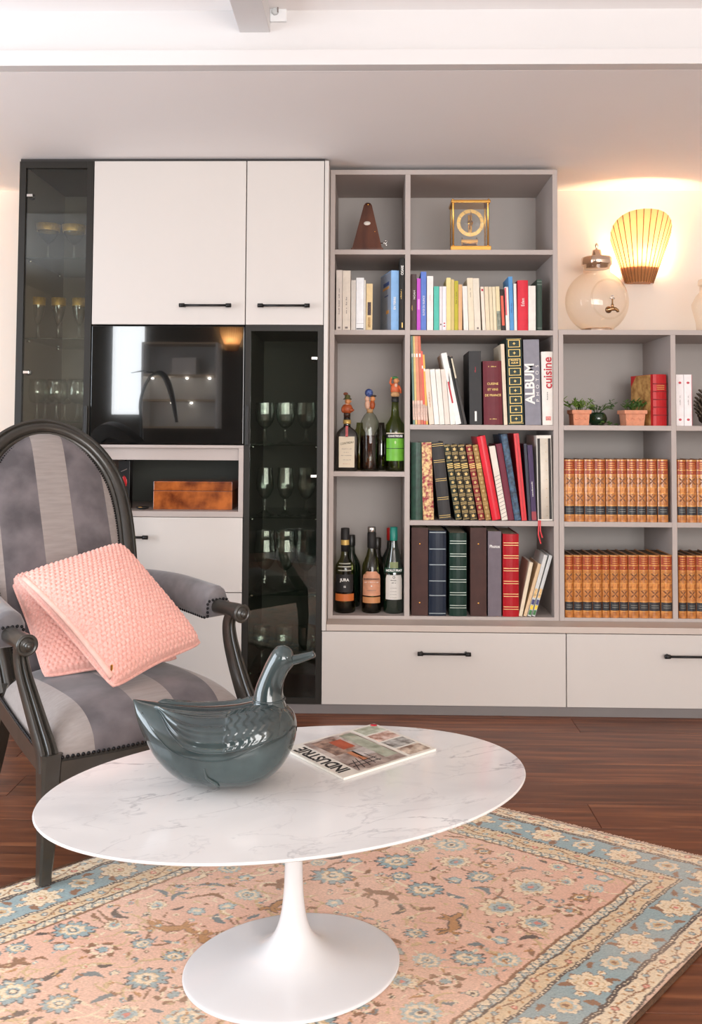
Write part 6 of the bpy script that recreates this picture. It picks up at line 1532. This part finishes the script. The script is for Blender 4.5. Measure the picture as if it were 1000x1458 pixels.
            if t < .5: rosette(cu, cv, r * .62, [(1, (TAN, SLATE, BROWN)[rg.integers(3)], 5, .3), (.8, (CREAM, BLUE, CREAM)[rg.integers(3)], 5, .3), (.35, (DARK, CREAM, RED)[rg.integers(3)], 5, 0)], ph=rg.uniform(0, 3))
            else: leafc(cu, cv, rg.uniform(0, 6.28), r * 1.6, (DARK, BROWN, SLATE, TAN)[rg.integers(4)], (TAN, CREAM, BLUE)[rg.integers(3)], rg.uniform(-.5, .5), .0034)
    for _ in range(900):                                   # little scattered leaves and dots between the motifs
        cu, cv = rg.uniform(BW, Wd - BW), rg.uniform(BW, L - BW)
        if rg.random() < .6: leafc(cu, cv, rg.uniform(0, 6.28), rg.uniform(.008, .022), (TAN, BROWN, CREAM, SLATE, GOLD)[rg.integers(5)], None, rg.uniform(-.6, .6), rg.uniform(.0011, .0022))
        else: rosette(cu, cv, rg.uniform(.003, .006), [(1, (TAN, BROWN, BLUE, CREAM)[rg.integers(4)], 5, .3), (.5, (CREAM, BLUE2, TAN, BROWN)[rg.integers(4)], 5, 0)])
    # ---------------- border bands (by distance from the edge)
    along = np.where((np.minimum(V, L - V) < np.minimum(U, Wd - U)), U, V)
    def band(a, b, col): img[(d >= a) & (d < b)] = col
    band(0, .008, C(206, 172, 150)); band(.008, .012, DARK); band(.012, .05, CREAM * .96); band(.05, .053, DARK); band(.053, .056, CREAM); band(.056, .06, DARK)
    band(.06, .146, BLUE); band(.146, .149, DARK); band(.149, .153, CREAM); band(.153, .156, DARK); band(.156, .194, TAN * .5 + CREAM * .5); band(.194, .197, DARK); band(.197, .2155, CREAM); band(.2155, .2215, BROWN)
    # dotted line beside the blue band, zig-zag guard, meander in the cream guards
    ph = along / .008; dots = (np.abs(ph - np.floor(ph) - .5) < .25)
    for a in (.053, .1495): img[(d >= a) & (d < a + .003) & dots] = DARK
    ph = along / .022; tri = np.abs(ph - np.floor(ph) - .5) * 2
    m_ = (d >= .198) & (d < .2145); zz = (d - .198) / .0165
    img[m_ & (np.abs(zz - tri) < .17)] = SLATE; img[m_ & (zz < tri - .25) & (rg.random(d.shape) < .5)] = BLUE2
    for a, b in ((.012, .05), (.156, .194)):
        m_ = (d >= a) & (d < b); cz = (d - (a + b) / 2) / ((b - a) / 2); s_ = np.sin(along / .021)
        img[m_ & (np.abs(cz - .45 * s_) < .10)] = BROWN
        p2 = along / .033; fx = (p2 - np.floor(p2) - .5) * .033; sg = np.where(np.floor(p2).astype(int) % 2 == 0, 1, -1); rr_ = np.hypot(fx, (cz + .35 * sg) * (b - a) / 2)
        img[m_ & (rr_ < .0075)] = BROWN; img[m_ & (rr_ < .006)] = np.where((np.floor(p2).astype(int) % 3 == 0)[..., None], RED, BLUE)[m_ & (rr_ < .006)]; img[m_ & (rr_ < .0025)] = CREAM
        f2 = (p2 - np.floor(p2)); edge_ = np.minimum(f2, 1 - f2) * .033; img[m_ & (np.hypot(edge_, (cz - .5 * sg) * (b - a) / 2) < .0045)] = GOLD
    # blue band flowers and vine
    for side in range(4):
        ln = Wd if side < 2 else L
        npos = int(round((ln - .206) / .094)); stp = (ln - .206) / npos
        for k in range(npos + 1):
            s_ = .103 + k * stp; dd = .103
            c = [(s_, dd), (s_, L - dd), (dd, s_), (Wd - dd, s_)][side]
            c = (c[0] + rg.normal(0, .002), c[1] + rg.normal(0, .002))
            if k % 2 == 0:
                rosette(c[0], c[1], .038, [(1.08, BROWN, 8, .3), (1.02, CREAM, 8, .3), (.72, TAN, 8, .3), (.64, CREAM, 8, .3), (.36, GOLD, 6, .2), (.27, CREAM, 6, .2), (.13, RED, 5, 0)], ph=rg.uniform(0, 1))
            else:
                rosette(c[0], c[1], .027, [(1.05, SLATE, 7, .3), (.98, CREAM * .95, 7, .3), (.6, BLUE2, 7, .2), (.42, TAN, 5, .1), (.18, BROWN, 5, 0)], ph=rg.uniform(0, 1))
            if k < npos:
                for off, dv in ((.35, .028), (.65, -.028), (.5, 0.0)):
                    s2 = s_ + stp * off; c2 = [(s2, dd + dv), (s2, L - dd - dv), (dd + dv, s2), (Wd - dd - dv, s2)][side]
                    if off != .5: leafc(c2[0], c2[1], rg.uniform(0, 3), .026, BROWN, CREAM, .3, .0042)
                    else: rosette(c2[0], c2[1], .009, [(1, SLATE, 5, .3), (.8, CREAM, 5, .3), (.3, GOLD, 5, 0)])
    # hand-knotted irregularity: every motif is pulled a little out of true
    du = (smooth_noise(.016) - .5) * .006 + (smooth_noise(.05) - .5) * .006 + rg.normal(0, .0006, (nu, nv)); dv_ = (smooth_noise(.016) - .5) * .006 + (smooth_noise(.05) - .5) * .006 + rg.normal(0, .0006, (nu, nv))
    ii = np.clip(np.round(np.arange(nu)[:, None] + du / st).astype(int), 0, nu - 1); jj = np.clip(np.round(np.arange(nv)[None, :] + dv_ / st).astype(int), 0, nv - 1)
    img = img[ii, jj]
    # ---------------- wool: abrash, wear and knot speckle
    wear = smooth_noise(.16)[..., None]; img = img * (1 - .28 * wear) + (CREAM * .5 + PINK2 * .45) * .28 * wear
    img *= (1 + rg.normal(0, .085, (nu, nv, 1))) * (.96 + .08 * smooth_noise(.35)[..., None])
    img = np.clip(img, 0, 1)
    # ---------------- geometry: the slightly skewed quadrilateral with low wool relief and rolled edges
    a = (U / Wd)[..., None]; b = (V / L)[..., None]
    P = A * (1 - a) * (1 - b) + Bc * a * (1 - b) + Cc * a * b + D * (1 - a) * b
    wob = .004 * np.sin(V * 9)[..., None] * np.array((.8, .5)) * (np.minimum(U, Wd - U) < .3)[..., None] * np.maximum(0, 1 - np.minimum(U, Wd - U) / .3)[..., None]
    P = P + wob
    lum = img.mean(2)
    Z = RUGZ - .0016 + .0007 * rg.random((nu, nv)) + .0006 * (lum > lum.mean()) - .004 * np.exp(-d / .004)
    co = np.concatenate([P, Z[..., None]], 2).reshape(-1, 3).astype(np.float32)
    I = np.arange(nu * nv).reshape(nu, nv)
    q = np.stack([I[:-1, :-1], I[1:, :-1], I[1:, 1:], I[:-1, 1:]], -1).reshape(-1, 4)[:, ::-1]
    me = bpy.data.meshes.new('pile'); nf = len(q)
    me.vertices.add(len(co)); me.vertices.foreach_set('co', co.ravel()); me.loops.add(nf * 4); me.loops.foreach_set('vertex_index', q.astype(np.int32).ravel())
    me.polygons.add(nf); me.polygons.foreach_set('loop_start', np.arange(0, nf * 4, 4, dtype=np.int32))
    me.update(calc_edges=True)
    ca = me.color_attributes.new('wool', 'FLOAT_COLOR', 'POINT')
    ca.data.foreach_set('color', np.concatenate([img.reshape(-1, 3), np.ones((nu * nv, 1))], 1).astype(np.float32).ravel())
    m, nt, p = new_mat('knotted_wool'); at_ = nt.nodes.new('ShaderNodeAttribute'); at_.attribute_name = 'wool'
    nz = nt.nodes.new('ShaderNodeTexNoise'); nz.inputs['Scale'].default_value = 420; bpn = nt.nodes.new('ShaderNodeBump'); bpn.inputs['Strength'].default_value = .35; bpn.inputs['Distance'].default_value = .0015
    tcn = nt.nodes.new('ShaderNodeTexCoord'); nt.links.new(tcn.outputs['Object'], nz.inputs['Vector']); nt.links.new(nz.outputs['Fac'], bpn.inputs['Height']); nt.links.new(bpn.outputs[0], p.inputs['Normal'])
    nt.links.new(at_.outputs['Color'], p.inputs['Base Color']); p.inputs['Roughness'].default_value = .92; p.inputs['Sheen Weight'].default_value = .25; p.inputs['Specular IOR Level'].default_value = .2
    me.materials.append(m)
    root = thing('persian_rug', 'faded pink and blue floral Persian rug lying under the oval table', 'rug', (0, 0, 0))
    pile = link('pile', me, root)
    # backing and selvage
    cs = [A, Bc, Cc, D]
    MB().add([(c[0], c[1], z) for z in (.0004, RUGZ - .0042) for c in cs], [(3, 2, 1, 0), (4, 5, 6, 7)] + [(i, (i + 1) % 4, (i + 1) % 4 + 4, i + 4) for i in range(4)]).build('backing', mat('rug_backing', (92, 66, 44), .95, var=.2, vscale=120), root)
    for i, (s_, e_) in enumerate(((A, D), (Bc, Cc))):
        n_ = 60; pts = [tuple(s_ + (e_ - s_) * k / n_) + (RUGZ - .0045 + .0004 * math.sin(k * 1.7),) for k in range(n_ + 1)]
        MB().tube(pts, .0042, 7).build('selvage', mat('dark_selvage', (84, 58, 38), .95, var=.25, vscale=200), root)
    fr_ = MB(); rgp = random.Random(4)
    for k in range(360):
        t_ = k / 359; o_ = Vector((*(A + (Bc - A) * t_), RUGZ - .004)); nrm = Vector((.5, .866, 0)); ln = .006 + .009 * rgp.random(); sd = Vector((.866, -.5, 0)) * rgp.uniform(-.006, .006)
        fr_.tube([o_, o_ + nrm * ln * .5 + sd * .4, o_ + nrm * ln + sd + Vector((0, 0, -.0032))], [.0011, .0009, .0005], 4)
    fo_ = fr_.build('fringe', mat('fringe_wool', (222, 194, 172), .95, var=.15, vscale=300), root); fo_['kind'] = 'stuff'
build_rug()

# ================================================================== THE ROOM BEHIND THE CAMERA (seen mirrored in the screen)
M_kit = mat('kitchen_white', (226, 228, 230), .4)
t = thing('kitchen_shelf', 'white kitchen wall shelf on the rear wall, mirrored in the screen', 'shelf', (-1.9, YR, 1.06))
MB().box(-.38, .38, .0005, .02, 0, .86).build('back_panel', M_kit, t)
for x0 in (-.38, .362): MB().box(x0, x0 + .018, .02, .3, 0, .86).build('side_panel', M_kit, t)
for z_ in (0, .27, .52, .842): MB().box(-.362, .362, .02, .3, z_, z_ + .02).build('shelf_board', mat('pale_oak', (206, 186, 160), .5, var=.08, vscale=8, stretch=(.3, 4, 4)), t)
o = MB().box(-.08, .16, .06, .26, 0, .17, b=.004).build('storage_box', mat('white_card', (236, 236, 236), .5), None, (-1.9, YR, 1.06 + .54 + .0003)); tag(o, 'white storage box on the mirrored kitchen shelf', 'box')
M_led = emit('led_spot', (255, 250, 240), 60.0)
for x_, z_, lb in ((-2.2, 1.56, 'leftmost of four lit spots under the upper kitchen shelf board'), (-2.04, 1.56, 'second of four lit spots under the upper kitchen shelf board'), (-1.85, 1.56, 'third of four lit spots under the upper kitchen shelf board'), (-1.62, 1.56, 'rightmost of four lit spots under the upper kitchen shelf board'), (-2.0, 1.31, 'left of two lit spots under the lower kitchen shelf board'), (-1.8, 1.31, 'right of two lit spots under the lower kitchen shelf board')):
    o = MB().ball((0, 0, 0), .014, 12, 6, (1, 1, .5)).build('led_spot', M_led, None, (x_, YR + .16, z_ + .0065)); tag(o, lb + ', mirrored in the screen', 'spotlight', 'kitchen shelf spots')
t = thing('floor_lamp', 'black swan-neck floor lamp standing behind the camera, mirrored in the screen', 'lamp', (-1.62, .3, .0003))
lathe_part(t, [(.14, 0), (.14, .012), (.13, .018), (.02, .022)], M_black, 'base', 32)
pp = catmull([(0, 0, .02), (0, 0, .6), (-.02, 0, 1.05), (-.03, 0, 1.25), (.02, 0, 1.40), (.09, 0, 1.455), (.15, 0, 1.42), (.20, 0, 1.28), (.235, 0, 1.10)], 6)
n_ = len(pp); MB().tube(pp, [.011 if i < n_ * .55 else .011 + .012 * math.sin(math.pi * min(1, (i / n_ - .55) / .42)) for i in range(n_)], 12).build('stem', M_black, t)
MB().tube([(.08, 0, 1.455), (-.02, 0, 1.47), (-.10, 0, 1.455)], [.006, .005, .002], 8).build('crest', M_black, t)
